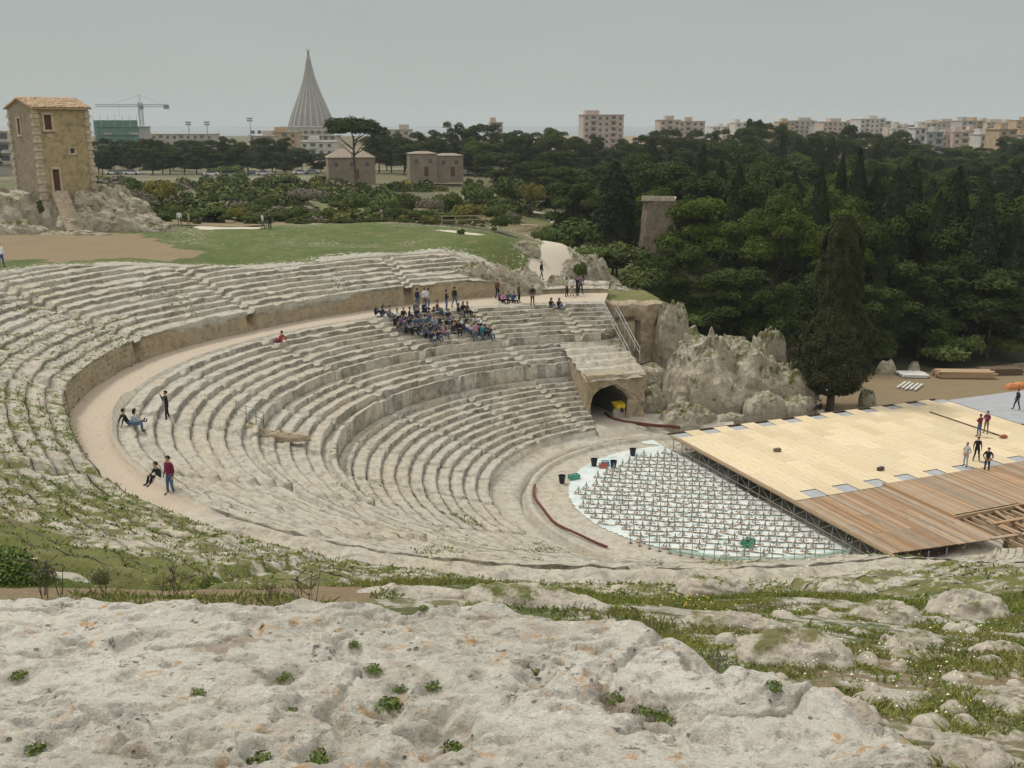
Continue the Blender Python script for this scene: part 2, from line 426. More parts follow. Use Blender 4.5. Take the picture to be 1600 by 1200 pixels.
# upper tier
for k in range(NUP):
    U = []; Z = []
    jit = (fbm(A_*.4, np.full_like(A_, k*5.3+90), 41, 4, .6)-.5)*.5
    e = ero_up(P_, k/NUP)
    chip = ss(.55, .68, fbm(A_*.7+k*11.1, np.full_like(A_, k*1.3), 177, 3))
    w = np.clip(e*1.1+chip*.5, 0, .97)
    zb = 9+wall_h(P_)
    nmax = n_up(P_)
    for f_, g_ in PROF+[(1.0, .70)]:
        n_ = np.minimum(k+f_, nmax+.02*(k+f_-nmax))         # rows past the top bunch up at the rim
        n_ = np.minimum(k+f_+jit*(.4 if f_ < .3 else .1), nmax+.9)
        U.append(n_)
        lev = zb+RU*np.minimum(k+g_, nmax)
        smo = zb+RU*np.minimum(k+f_, nmax)
        Z.append(lev*(1-w)+smo*w)
    U = np.concatenate(U, 1); Z = np.concatenate(Z, 1)
    Z = np.where(stu[:, None], Z-.22, Z)
    PP = np.repeat(P_, U.shape[1], 1)
    X, Y = up_xy(PP, U)
    amp = .05+.42*e*np.ones_like(X)
    Z = Z*wing(PP)+rocky(X, Y, Z*0, amp, 23)*ss(0, .8, U+.25)-.5*ss(0, .9, U-nmax)
    Z[:, 0] -= .30*(k > 0)
    if k == 0: X[:, 0], Y[:, 0], Z[:, 0] = WT[:, 0], WT[:, 1], WT[:, 2]
    veg = .12+.28*fbm(X*.15, Y*.15, 19)+.20*e*ss(140, 165, PP)+.10*ss(150, 170, PP)+.12*ss(-2.5, 0, U-nmax)
    veg = veg+.50*ss(195, 215, PP)*ss(7.0, 8.8, U)
    V = np.stack([X, Y, Z], -1)
    o = mesh_np('seat_row', V.reshape(-1, 3), quads(NS, U.shape[1]), M_STONE, theatre, {'veg': veg, 'dirt': .1+.12*ss(190, 230, PP), 'riser_dark': np.where((U % 1 > .88) | (U % 1 < .03), .74, .18)+.10*ss(140, 170, PP)})
    all_pts.append(V.reshape(-1, 3))
# the orchestra floor, the ring ditch and the low steps round it
ps = np.linspace(50, 318, 260)[:, None]
R = np.array([0, 6, 9.6, 10.7, 10.75, 11.6, 12.2, 12.6, 12.65, 12.9, 12.95, 13.2, 13.25, 13.6, 13.9, 14.6, 14.65, 15.3, 16.2, 17.5])[None, :]
ZR = np.array([0, 0, 0, 0, -.02, 0, .0, .02, .22, .22, -.30, -.30, .12, .15, .2, .34, .62, .68, .72, .75])[None, :]
ca = np.interp(R, [0, 10.7, 12.7, 14.5, 16], [37, 37, 36.3, 35.5, 35.0]); ca = ca+0*ps
rr = R+0*ps+(R > 13.5)*(fbm(ps*.12, R+0*ps, 91)-.5)*.9
aa = ca+rr*np.cos(ps*D2R); bb = 52.4+rr*np.sin(ps*D2R)
X, Y = ab(aa, bb)
Z = ZR+0*ps+rocky(X, Y, 0, .12, 44)*(R > 13.2)
V = np.stack([X, Y, Z], -1)
orch = mesh_np('orchestra_floor', V.reshape(-1, 3), quads(260, R.shape[1]), M_STONE, theatre,
               {'veg': .15+0*X, 'dirt': .35+.2*(fbm(X*.3, Y*.3, 4)-.5)*2})
all_pts.append(V.reshape(-1, 3))
TH = np.concatenate(all_pts); TPX, TPY = proj(TH)
TD = np.hypot(TH[:, 0], TH[:, 1])
def on_theatre(x, y, R_=6):
    """point of the theatre seen at a photo pixel"""
    d = np.hypot(TPX-x, TPY-y); c = np.where(d < R_)[0]
    if len(c) == 0: return Vector(TH[np.argmin(d)])
    c = c[TD[c] < TD[c].min()+1.5]
    return Vector(TH[c[np.argmin(d[c])]])

# ================================================================== terrain
CTL = []
def cp(x, y, h): p = at(x, y, EYE-h); CTL.append((p.x, p.y, p.z))
for q in [(0, 1200, 3.4), (800, 1200, 3.4), (1600, 1200, 3.0), (1400, 1130, 3.6), (0, 950, 4.6), (400, 950, 4.6), (800, 960, 4.6),
          (1100, 1000, 4.3), (1250, 1060, 3.9), (1600, 1010, 4.9), (1400, 965, 5.8), (1600, 950, 6.3), (1200, 960, 5.7),
          (0, 925, 6.3), (400, 930, 6.5), (800, 920, 7.2), (1000, 945, 6.8), (1200, 940, 7.2), (1600, 930, 7.6), (1900, 930, 7.6), (-400, 920, 6.3),
          (0, 400, 10.4), (-300, 400, 10.2), (0, 365, 10.3), (-300, 360, 10.2), (120, 365, 10.3), (250, 378, 10.7), (-300, 560, 9.6),
          (330, 372, 11.0), (400, 372, 11.3), (500, 390, 11.5), (600, 385, 11.75), (600, 362, 11.5), (500, 362, 11.4), (700, 370, 11.8), (760, 375, 12.1),
          (820, 378, 12.4), (880, 380, 12.4), (870, 400, 13.2), (850, 435, 14.5), (790, 400, 12.3), (800, 425, 13.5),
          (760, 352, 12.9), (600, 350, 13.2), (400, 350, 12.6), (600, 330, 14), (300, 335, 13.5), (300, 300, 14), (500, 300, 14.4), (700, 320, 14.6),
          (830, 335, 15.5), (200, 270, 14), (400, 270, 14), (600, 272, 14), (750, 275, 14.5), (900, 432, 15.2), (935, 425, 16.6), (-300, 300, 13.5), (-300, 270, 14)]:
    cp(*q)
for p_ in range(190, 312, 15):
    for dr, dz in ((.8, -.05), (3.5, .35)):
        x, y = up_xy(p_, n_up(p_)+dr/TU); CTL.append((float(x), float(y), float(z_top(p_))+dz))
for p_ in range(74, 190, 13):
    for dr, dz in ((.8, .0), (4, .15)):
        x, y = up_xy(p_, n_up(p_)+dr/TU); CTL.append((float(x), float(y), float(z_top(p_))+dz))
for (X, Y, z) in [(0, 0, 22.2), (-10, 0, 22.3), (12, 0, 21.8), (-30, -10, 21), (30, -10, 20), (0, -60, 24), (-90, -30, 20), (90, -30, 16), (60, 10, 8), (45, 40, .2), (70, 60, -.2),
                  (45, 90, .3), (60, 110, 0), (26, 105, 1.5), (40, 150, 2), (80, 150, 1.5), (0, 145, 8.5), (20, 200, 6), (80, 200, 4), (150, 200, 3), (0, 300, 9),
                  (100, 300, 6), (200, 300, 5), (18, 128, 3), (31, 84, .1), (50, 95, 0), (-80, 20, 15), (-90, 60, 14), (150, 60, 0), (150, 110, 0), (110, 100, 0)]:
    CTL.append((X, Y, z))
CTL = np.array(CTL); sc_ = 50.
cx = CTL[:, :2]/sc_
def tk(r2): return np.where(r2 > 0, r2*np.log(np.maximum(r2, 1e-12)), 0)
n_ = len(cx); K = tk(((cx[:, None]-cx[None])**2).sum(-1))+np.eye(n_)*2e-4
Pm = np.hstack([np.ones((n_, 1)), cx]); Aa = np.block([[K, Pm], [Pm.T, np.zeros((3, 3))]])
wt = np.linalg.solve(Aa, np.concatenate([CTL[:, 2], np.zeros(3)]))
def tps(X, Y):
    q = np.stack([X.ravel(), Y.ravel()], 1)/sc_; out = np.empty(len(q))
    for i in range(0, len(q), 60000):
        s_ = q[i:i+60000]; d2 = ((s_[:, None]-cx[None])**2).sum(-1)
        out[i:i+60000] = tk(d2)@wt[:n_]+wt[n_]+s_@wt[n_+1:]
    return out.reshape(X.shape)
def polar(X, Y):
    a_ = X*AX[0]+Y*AX[1]; b_ = X*BX[0]+Y*BX[1]
    ph = np.degrees(np.arctan2(b_-CB, a_-CA)) % 360
    return a_, b_, ph, np.hypot(a_-CA, b_-CB)
def ground_z(X, Y):
    X = np.asarray(X, float); Y = np.asarray(Y, float)
    z = tps(X, Y)
    d = np.hypot(X, Y)
    far = ss(260, 360, d); z = z*(1-far)+8.5*far
    z = np.clip(z, -.6, 40)
    a_, b_, ph, r = polar(X, Y)
    yard = ss(35, 37, a_)*ss(85, 78, b_)*ss(32, 36, b_)*ss(110, 90, a_)
    z = z*(1-yard)+(-.05)*yard
    z = z+(fbm(X*.12, Y*.12, 61, 4)-.5)*1.0*ss(40, 90, d)*(1-yard)*(1-far)*.7+(fbm(X*.6, Y*.6, 62, 4)-.5)*.22*(1-yard)
    return z
def fill(x0, x1, y0, y1, st):
    xs = np.arange(x0, x1+st/2, st); ys = np.arange(y0, y1+st/2, st)
    return np.meshgrid(xs, ys, indexing='ij')
def inpoly(x, y, poly):
    c = np.zeros(np.shape(x), bool); n = len(poly); j = n-1
    for i in range(n):
        xi, yi = poly[i]; xj, yj = poly[j]
        c ^= ((yi > y) != (yj > y)) & (x < (xj-xi)*(y-yi)/(yj-yi+1e-12)+xi); j = i
    return c
def path_dist(X, Y, pts):
    d = np.full(X.shape, 1e9)
    for (x0, y0), (x1, y1) in zip(pts[:-1], pts[1:]):
        dx, dy = x1-x0, y1-y0; t = np.clip(((X-x0)*dx+(Y-y0)*dy)/(dx*dx+dy*dy), 0, 1)
        d = np.minimum(d, np.hypot(X-x0-t*dx, Y-y0-t*dy))
    return d
PATH = [tuple(at(x, y, EYE-h)[:2]) for x, y, h in [(700, 362, 12.2), (760, 362, 12.2), (820, 370, 12.3), (868, 380, 12.4), (872, 392, 12.9), (858, 412, 13.7), (848, 432, 14.5), (846, 450, 15)]]
PATH2 = [tuple(at(x, y, EYE-12)[:2]) for x, y in [(330, 371), (390, 366)]]
ROADS = [[tuple(at(x, y, EYE-14)[:2]) for x, y in L] for L in ([(160, 268), (420, 270), (640, 272)], [(300, 302), (350, 307), (430, 330)], [(780, 295), (830, 310), (880, 330)])]
EDGE = [tuple(at(x, y, float(EYE-h))[:2]) for x, y, h in [(-500, 945, 3.6), (0, 945, 3.6), (130, 938, 3.6), (300, 941, 3.6), (420, 950, 3.6), (480, 938, 3.6), (640, 950, 3.58), (760, 936, 3.6), (870, 965, 3.55), (1000, 972, 3.5),
        (1060, 1000, 3.45), (1110, 1045, 3.4), (1220, 1060, 3.35), (1300, 1110, 3.25), (1390, 1150, 3.1), (1440, 1200, 3.0), (1500, 1290, 2.85)]]
LP = EDGE+[(6, 1.2), (-9, 1.2), (-9, EDGE[0][1])]
FIELD = [tuple(at(x, y, EYE-10.5)[:2]) for x, y in [(-500, 352), (150, 352), (215, 372), (320, 384), (260, 400), (90, 416), (-500, 436)]]
def masks(X, Y, Z):
    a_, b_, ph, r = polar(X, Y); d = np.hypot(X, Y)
    veg = .62+.5*(fbm(X*.05, Y*.05, 71, 4)-.5)
    dirt = .12+.9*(fbm(X*.045+9, Y*.045, 72, 4)-.5)*ss(90, 120, d)
    path = np.zeros_like(X)
    # round the rim: rock shows through
    rim = r-r_top(np.clip(ph, PH0, PH1)); up = (ph > 60) & (ph < 310)
    veg = np.where(up, veg-.55*ss(2.6, .2, rim+(fbm(X*.5, Y*.5, 73)-.5)*3), veg)
    # near strip of grass, bank of earth, stones on the right
    near = d < 30
    veg = np.where(near, .72-.55*ss(1.2, 0, rim+(fbm(X*.4, Y*.4, 74)-.5)*2.4), veg)
    dirt = np.where(near & (X < -1.5), .64*ss(13.6, 12.9, d+(fbm(X*.5, Y*.5, 75)-.5)*1.5+.12*X), dirt)
    veg = np.where(near & (d > 13.3) & (rim > .8+2*(fbm(X*.5, Y*.5, 84)-.5)), .88, veg); dirt = np.where(near & (X >= -1.5), .08, dirt)
    fr_ = near & (X >= -1.5)
    veg = np.where(fr_ & (d < 13.3), .56+.5*(fbm(X*.5, Y*.5, 76)-.5), veg)
    dirt = np.where(fr_ & (d < 13.3), .36+.6*(fbm(X*.4+5, Y*.4, 77)-.5), dirt)
    wx = (fbm(X*.35, Y*.35, 81, 4)-.5)*5; wy = (fbm(X*.3, Y*.3, 82, 4)-.5)*7
    f_ = inpoly(X+wx, Y+wy, FIELD); dirt = np.where(f_, .95, dirt); 
    hill = (d > 78) & (d < 121) & (X > -40) & ~f_
    dirt = np.where(hill, .05, dirt); veg = np.where(hill & (rim > 3), .74+.5*(fbm(X*.12, Y*.12, 86, 4)-.5)-.30*ss(-4, 4, X)*ss(112, 98, d), veg)
    yard = (a_ > 39) & (a_ < 95) & (b_ > 20) & (b_ < 80)
    dirt = np.where(yard, .75, dirt); veg = np.where(yard, .1, veg)
    path = np.maximum(path, ss(1.7, 1.0, path_dist(X, Y, PATH)))
    path = np.maximum(path, .9*ss(2.2, 1.2, path_dist(X, Y, PATH2)))
    pn = (fbm(X*.6, Y*.6, 83, 3)-.5)*1.2
    for R_ in ROADS: path = np.maximum(path, .9*ss(1.9, 1.0, path_dist(X+pn*2, Y, R_)))
    wood = (X > 10) & (Y > 100)
    dirt = np.where(wood, .4, dirt)
    rr_ = fr_ & (d < 13.3); scn = fbm(X*.9, Y*.9, 88, 4)
    scr = (d > 122) & ~wood & (d < 1200)
    dirt = np.where(scr, .50+.9*(fbm(X*.03+3, Y*.03, 85, 4)-.5), dirt)
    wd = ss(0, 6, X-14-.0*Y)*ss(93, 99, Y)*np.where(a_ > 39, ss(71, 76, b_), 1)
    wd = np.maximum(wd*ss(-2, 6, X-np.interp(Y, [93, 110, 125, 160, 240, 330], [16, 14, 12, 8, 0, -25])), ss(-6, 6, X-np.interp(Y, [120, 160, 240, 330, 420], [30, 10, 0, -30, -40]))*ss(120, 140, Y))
    clr = ss(360, 500, d); dirt = np.where(d > 360, .8, dirt)
    return dict(veg=veg, dirt=dirt, path=path, wood=wd*ss(600, 450, d), scrub=np.where(scr, .34+.16*ss(170, 200, d)+.9*(fbm(X*.035, Y*.035, 87, 4)-.35), np.where(rr_, .15+.9*(scn-.3), 0)))
def sink(X, Y, Z):
    """under the seats the ground mesh dives out of the way"""
    a_, b_, ph, r = polar(X, Y)
    ins = (ph > PH0-3) & (ph < PH1+2) & (r < r_top(np.clip(ph, PH0, PH1))-.25) & ((a_ < 41.2) | (b_ < 40))
    ins |= (a_ > 32) & (a_ < 41.2) & (b_ > 58) & (b_ < 83) & (ph < 64)
    ins |= (np.hypot(a_-36, b_-52.4) < 14.3) & (a_ < 39)
    return np.where(ins, np.minimum(Z, -.8), Z)
def ground_patch(name, X, Y, drop=None):
    Z = ground_z(X, Y); mk = masks(X, Y, Z); Z = sink(X, Y, Z)
    if name == 'near_ground': Z = np.where(inpoly(X, Y, LP) & (path_dist(X, Y, EDGE) > .35), Z-1.2, Z)
    if drop is not None: Z = np.where(drop, Z-1.5, Z)
    V = np.stack([X, Y, Z], -1)
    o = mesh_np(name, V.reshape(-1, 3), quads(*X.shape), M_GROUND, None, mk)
    return tag(o, kind='structure'), V
X, Y = fill(-22, 30, -4, 28, .16)
g1, GV1 = ground_patch('near_ground', X, Y)
n_pts = GV1.reshape(-1, 3)
X, Y = fill(-110, 150, -40, 190, .9)
drop = (X > -21) & (X < 29) & (Y > -3) & (Y < 27)
g2, GV2 = ground_patch('ground', X, Y, drop)
t_ = np.concatenate([-np.geomspace(6000, 260, 40), np.arange(-240, 241, 8), np.geomspace(260, 6000, 40)])
u_ = np.concatenate([-np.geomspace(3000, 60, 20), np.arange(-40, 400, 8), np.geomspace(410, 1150, 25)])
X, Y = np.meshgrid(t_, u_, indexing='ij')
drop = (X > -105) & (X < 145) & (Y > -35) & (Y < 185)
g3, GV3 = ground_patch('plain', X, Y, drop)
m = MT('grey_sea', .25); m.b.inputs['Specular IOR Level'].default_value = .6; m.col((.12, .15, .155)); m.bump(m.noise(.05, 3), .4)
X, Y = np.meshgrid(np.linspace(-9000, 9000, 30), np.linspace(900, 8600, 20), indexing='ij')
tag(mesh_np('sea', np.stack([X, Y, X*0-14], -1).reshape(-1, 3), quads(*X.shape), m.m), kind='structure')
GT = np.concatenate([GV1.reshape(-1, 3), GV2.reshape(-1, 3)[GV2.reshape(-1, 3)[:, 2] > -.7]]); GT = GT[GT[:, 1] > 2]
GPX, GPY = proj(GT); GD = np.hypot(GT[:, 0], GT[:, 1])
def gz(x, y): return float(ground_z(np.array([x]), np.array([y]))[0])
def on_ground(x, y):
    """march the sight line through a photo pixel down to the ground"""
    v = 600-y
    d = np.array([(x-800), v*math.sin(TILT)+FPX*math.cos(TILT), v*math.cos(TILT)-FPX*math.sin(TILT)]); d /= d[1]
    s_ = np.geomspace(2.5, 600, 900)
    Z = ground_z(d[0]*s_, s_); dz = EYE+d[2]*s_-Z
    i = int(np.argmax(dz < 0)); i = max(i, 1)
    f_ = dz[i-1]/(dz[i-1]-dz[i]+1e-9); t = s_[i-1]+(s_[i]-s_[i-1])*f_
    return Vector((d[0]*t, t, EYE+d[2]*t))
# ================================================================== foreground ledge
def ledge_plane(Y): return EYE-(3.0+.6*(Y-4.2)/2.93)
X, Y = fill(-7, 4.4, 3.2, 8.2, .018)
ins = inpoly(X, Y, LP); de = path_dist(X, Y, EDGE)*np.where(ins, 1, -1)
warp = (fbm(X*2.3, Y*2.3, 101, 4)-.5)*.5
de = de+warp*.6
cav = np.zeros_like(X)
PITS = [(215, 1000, .16), (305, 1170, .14), (447, 1062, .14), (552, 1012, .10), (585, 1052, .12), (626, 1076, .11), (677, 1075, .14), (610, 1108, .17), (455, 1112, .10), (405, 1190, .14),
        (497, 1190, .15), (690, 1155, .27), (30, 1055, .16), (60, 1175, .12), (960, 1090, .20), (1035, 1125, .24), (1100, 1145, .16), (1100, 1040, .16), (835, 1050, .16), (662, 953, .09), (765, 963, .07),
        (110, 1000, .10), (200, 1055, .09), (930, 1052, .1), (1010, 1060, .09), (540, 1060, .07), (800, 1020, .07), (130, 1150, .1), (270, 1040, .08), (580, 955, .08), (1230, 1110, .13), (1150, 1080, .12)]
pitpos = []
for x, y, r in PITS:
    z0 = ledge_plane(at(x, y, EYE-3.4).y); p = at(x, y, float(z0)); pitpos.append((p.x, p.y, r))
    q = np.hypot((X-p.x), (Y-p.y)*.8)/r+(fbm(X*7, Y*7, 131, 3)-.5)*1.1
    cav = np.maximum(cav, ss(1.15, .45, q)*r*.55)
base = ledge_plane(Y)
n1 = (fbm(X*.45, Y*.45, 111, 3)-.5)*.12
n2 = (ridged(X*1.1, Y*1.5, 112, 5)-.62)*.05
n3 = (fbm(X*5, Y*6.5, 113, 5, .6)-.5)*.10-ss(.80, .93, ridged(X*1.9+5, Y*4.2, 121, 3))*.05*ss(.45, .6, fbm(X*.9, Y*.9, 122, 3))
gull = ss(.70, .86, ridged(X*.8+2, Y*1.25+1, 118, 3))*.03+ss(.955, .985, ridged(X*.7+3+.25*fbm(X*3, Y*3, 144, 3), Y*1.1+1, 145, 1))*.06*ss(.4, .55, fbm(X*.7, Y*.7, 146, 3))
rough = ss(1.2, .2, de)*ss(1.0, 2.4, X)
mp_ = ss(.70, .78, fbm(X*9, Y*13, 141, 3))*ss(.42, .55, fbm(X*1.2, Y*1.6, 142, 3))*.035+ss(.66, .72, fbm(X*3.4, Y*5, 143, 4))*.04
Z = base+n1+n2+n3-gull-cav-mp_+rough*(ridged(X*2.2, Y*2.2, 119, 4)-.55)*.30
Z = Z+.03*np.exp(-((de-.25)/.25)**2)
drop_ = ss(.12, -.55, de)
G_ = ground_z(X, Y)
Z = Z*(1-drop_)+np.minimum(Z-.2, G_-.25)*drop_
soil = cav/(.05)*.22
bowl = fbm(X*.55+4, Y*.8, 115, 3)
dirt = .10+.75*ss(.56, .66, bowl)*ss(.5, 1.2, de)+np.clip(soil, 0, .45)
veg = np.clip(cav*1.1, 0, .3)+.04
V = np.stack([X, Y, Z], -1)
keep = de > -.9
F = quads(*X.shape); F = F[keep.ravel()[F].all(1)]
ledge = mesh_np('rock_ledge', V.reshape(-1, 3), F, M_LEDGE, None, {'veg': veg, 'dirt': dirt}, smooth=True)
tag(ledge, kind='structure')
LV = V.reshape(-1, 3)[keep.ravel()]; LPX, LPY = proj(LV)
def on_ledge(x, y): return Vector(LV[np.argmin(np.hypot(LPX-x, LPY-y))])

# ------------------------------------------------------------------ rocks
def rock_mesh(name, w, d, h, seed, mat, rough_=1.0, nphi=44, nr=16, flat=0., soft=2.2, sub=.35, zmax=None):
    """a half-buried outcrop: closed dome with ridges and ledges"""
    th = np.linspace(0, 2*math.pi, nphi+1)[:-1][None, :]; u = np.linspace(0, 1, nr)[:, None]
    rr = .82+.36*fbm(np.cos(th)*1.3+seed, np.sin(th)*1.3+seed*.7, seed, 3)
    ex, ey = np.cos(th), np.sin(th)
    k = (np.abs(ex)**3+np.abs(ey)**3)**(-1/3)*.5+.5
    x = u*ex*rr*k*w/2; y = u*ey*rr*k*d/2
    prof = np.clip(1-u**(2+4*flat), 0, 1)**(1/soft)
    n = ridged(x*1.6/max(w, d)*2+seed, y*1.6/max(w, d)*2, seed+5, 4)-.55
    n2 = fbm(x*5/max(w, d)*2, y*5/max(w, d)*2+seed, seed+6, 4)-.5
    am = min(h, .35*min(w, d)); z = h*prof*(1+.25*n*rough_)+am*(n*.9+n2*.55)*rough_*prof**.25
    stp = am*.5; z = np.where(prof > 0.02, z*(1-.5*rough_)+.5*rough_*(np.floor(z/stp)+ss(.55, 1, z/stp-np.floor(z/stp)))*stp, z)
    if zmax: z = np.minimum(z, zmax+.15*n2)
    z = z-sub*h*(u**3)
    cell = _h(np.floor(x/(am*.55)+.35*n2), np.floor(y/(am*.5)+.3), seed); z = z+am*(.6 if h > 2.5 else .32)*rough_*(cell-.5)*prof**.4
    sh = 1+.30*rough_*(fbm(z*3/max(h, .1)+ex*2, ey*3+seed+0*z, seed+9, 4)-.5)
    V = np.stack([x*sh+0*z, y*sh+0*z, z], -1)
    V = np.concatenate([V[:1].mean(1, keepdims=True).reshape(1, 3), V[1:].reshape(-1, 3)])
    F = []
    m = nphi
    idx = np.arange(m)
    R_ = [np.stack([1+i*m+idx, 1+(i+1)*m+idx, 1+(i+1)*m+(idx+1) % m, 1+i*m+(idx+1) % m], 1) for i in range(nr-2)]
    Fq = np.concatenate(R_); cap = np.stack([np.zeros(m, int), 1+idx, 1+(idx+1) % m, 1+(idx+1) % m], 1)
    me = bpy.data.meshes.new(name)
    me.from_pydata(V.tolist(), [], [tuple(f) for f in Fq.tolist()]+[(0, 1+i, 1+(i+1) % m) for i in range(m)])
    vg = .26+.26*fbm(V[:, 0]*2/w, V[:, 1]*2/d, seed+20)+.12*ss(.6, 1, V[:, 2]/h)
    a_ = me.attributes.new('veg', 'FLOAT', 'POINT'); a_.data.foreach_set('value', vg.astype(np.float32))
    me.materials.append(mat); me.update(); return me
M_NROCK = stone('near_loose_rock', base=(0.47, 0.43, 0.355), dark=(0.27, 0.24, 0.19), warm=(0.46, 0.39, 0.31), sc=3.2, pit=.9, fine=.35)
NEAR_ROCKS = [  # px, py (front foot), width px, depth m, height px, label
    (1145, 985, 175, 1.6, 34, 'long smooth grey rock lying just past the top of the pale ledge'),
    (1260, 1040, 190, 1.7, 62, 'broad humped rock with worn hollows between ledge and grass on the right'),
    (1473, 1092, 42, .5, 24, 'rounded pale stone sitting alone in the grass at right'),
    (1550, 1200, 160, 1.2, 50, 'flat topped pale rock in the bottom right corner'),
    (1330, 1130, 120, 1.0, 46, 'long narrow grey rock running down beside the ledge'),
    (1295, 1170, 90, .8, 52, 'split grey boulder at the broken right end of the ledge'),
    (1400, 1180, 110, .8, 44, 'mossy boulder below the end of the ledge'),
    (1530, 965, 130, 1.6, 46, 'rough grey crag on the far right above the stones'),
    (1400, 975, 120, 1.4, 40, 'ring shaped knobbly rock in the right hand grass'),
    (1120, 925, 120, 1.4, 30, 'knobbly rock pair beside yellow flowers'),
    (1330, 925, 90, 1.2, 20, 'low grey rock in the grass strip right of centre'),
    (840, 950, 230, 2.6, 42, 'wide cracked rock mound behind the middle of the ledge'),
    (640, 930, 170, 2.2, 24, 'low pinkish rock shelf between grass strip and ledge'),
    (1440, 1010, 110, 1.2, 30, 'half buried knobbly rock among grass and pebbles'),
    (1570, 1020, 90, 1.2, 26, 'low weathered rock at the right edge'),
    (1190, 1010, 70, .8, 24, 'small grey rock wedged beside the humped rock'),
    (1420, 1110, 60, .7, 24, 'small hollowed rock left of the lone stone'),
]
for i, (x, y, wpx, dm, hpx, lab) in enumerate(NEAR_ROCKS):
    p = on_ground(x, y); D = p.y; s = D/FPX*1.1
    me = rock_mesh('rock_outcrop', wpx*s, min(dm, hpx*s*1.9), hpx*s*.50, 300+i*7, M_NROCK, .9, nphi=56, nr=22)
    o = obj('rock_outcrop', me, None, (p.x, p.y+min(dm, hpx*s*1.9)*.4, p.z-.04), (0, 0, random.uniform(-.25, .25)))
    tag(o, lab, 'rock')
    for pl in me.polygons: pl.use_smooth = True
stones = [rock_mesh('field_stone', 1, .8, .45, 400+i, M_NROCK, .8, nphi=14, nr=6, sub=.6) for i in range(6)]
for m_ in stones:
    for pl in m_.polygons: pl.use_smooth = True
cnt = 0
while cnt < 150:
    x = random.uniform(1120, 1600); y = random.uniform(950, 1200)
    if x < 1440 and y > 1010+(x-1120)*.62: continue
    if random.random() > .35+.65*float(fbm(np.array([x*.012]), np.array([y*.02]), 5)[0]*1.1-.1): continue
    p = on_ground(x, y); s = random.choice([.06, .09, .12, .18, .26])*random.uniform(.8, 1.2)*(.6+p.y/20)
    o = obj('field_stone', stones[cnt % 6], None, (p.x, p.y, p.z-.01), (random.uniform(-.2, .2), random.uniform(-.2, .2), random.uniform(0, 6)), (s, s*random.uniform(.8, 1.2), s*random.uniform(.45, .8)))
    tag(o, '%s half sunk %s' % ('pebble sized pale stone' if s < .09 else 'fist sized pale stone' if s < .15 else 'larger pale loose stone', 'near the right border' if x > 1480 else 'before the broken end of the ledge' if x < 1350 and y > 1040 else 'just below the grass strip' if y < 990 else 'between the knobbly rocks'), 'stone', 'small stones in the rough grass at right'); cnt += 1

# ------------------------------------------------------------------ grass and small plants
def leafmat(name, c1, c2, c3=None, sc=3., trans=.0):
    m = MT(name, .75); t = m.attr('tint')
    c = m.mix(t, c1, c2)
    if c3: c = m.mix(m.rng(m.noise(sc, 3), .50, .68, 0, .8), c, c3)
    m.col(c); return m.m
M_GRASS = leafmat('grass_blades', (0.095, 0.145, 0.024), (0.27, 0.29, 0.07), (0.30, 0.24, 0.11), .8)
def blades(P0, H, W, lean=.35):
    """one bent blade (two triangles) per point"""
    n = len(P0); th = RNG.uniform(0, 2*np.pi, n); dx = np.cos(th); dy = np.sin(th)
    ln = RNG.normal(0, lean, (n, 2))*H[:, None]
    a = P0+np.stack([dx*W, dy*W, 0*W], 1); b = P0-np.stack([dx*W, dy*W, 0*W], 1)
    c = P0+np.stack([ln[:, 0]*.35+dx*W*.6, ln[:, 1]*.35+dy*W*.6, H*.6], 1); d = P0+np.stack([ln[:, 0], ln[:, 1], H], 1)
    V = np.stack([a, b, d, c], 1).reshape(-1, 3); F = np.arange(n*4).reshape(-1, 4)
    return V, F
def scatter_ground(n, x0, x1, y0, y1, cond):
    X = RNG.uniform(x0, x1, n); Y = RNG.uniform(y0, y1, n); Z = ground_z(X, Y); mk = masks(X, Y, Z)
    k = cond(X, Y, mk); return X[k], Y[k], Z[k]
NOIS = lambda X, Y: fbm(X*1.3, Y*1.3, 205, 4)
def cond(X, Y, mk):
    a_, b_, ph, r = polar(X, Y); rim = r-r_top(np.clip(ph, PH0, PH1)); d = np.hypot(X, Y)
    ok = (rim > -.3) & (d > 7) & ~((mk['dirt'] > .55) & (d < 14.5) & (fbm(X*1.1, Y*1.1, 219, 3) < .56))
    return ok & (mk['veg']+(NOIS(X, Y)-.5)*1.1 > .50+.06*(d < 13)) & (RNG.random(len(X)) < np.clip(1.25-d/60, .2, 1))
X, Y, Z = scatter_ground(900000, -18, 26, 5, 27, cond)
n = len(X); big = RNG.random(n)**3; cl = fbm(X*.6, Y*.6, 207, 3)
H = (.03+.075*big)*(.45+1.2*cl); W = .005+.007*RNG.random(n)
V, F = blades(np.stack([X, Y, Z-.01], 1), H, W, .45)
tint = np.clip(RNG.random(n)*.5+(cl-.5)*1.2+.25, 0, 1); tint = np.repeat(tint, 4)
g = mesh_np('grass', V, F, M_GRASS, None, {'tint': tint}); tag(g, 'rough green grass with dry patches between the rock ledge and the theatre rim', 'grass', kind='stuff')
def cond2(X, Y, mk):
    return ~inpoly(X, Y, LP) & (np.hypot(X, Y) < 14) & (mk['dirt'] < .62) & (mk['veg']+(fbm(X*2.6, Y*2.6, 215, 4)-.5)*1.3 > .56)
X, Y, Z = scatter_ground(420000, -.5, 9, 3.5, 13.8, cond2)
n = len(X); cl = fbm(X*1.6, Y*1.6, 217, 3); V, F = blades(np.stack([X, Y, Z-.01], 1), (.015+.05*RNG.random(n)**2)*(.4+1.2*cl), .0035+.004*RNG.random(n), .5)
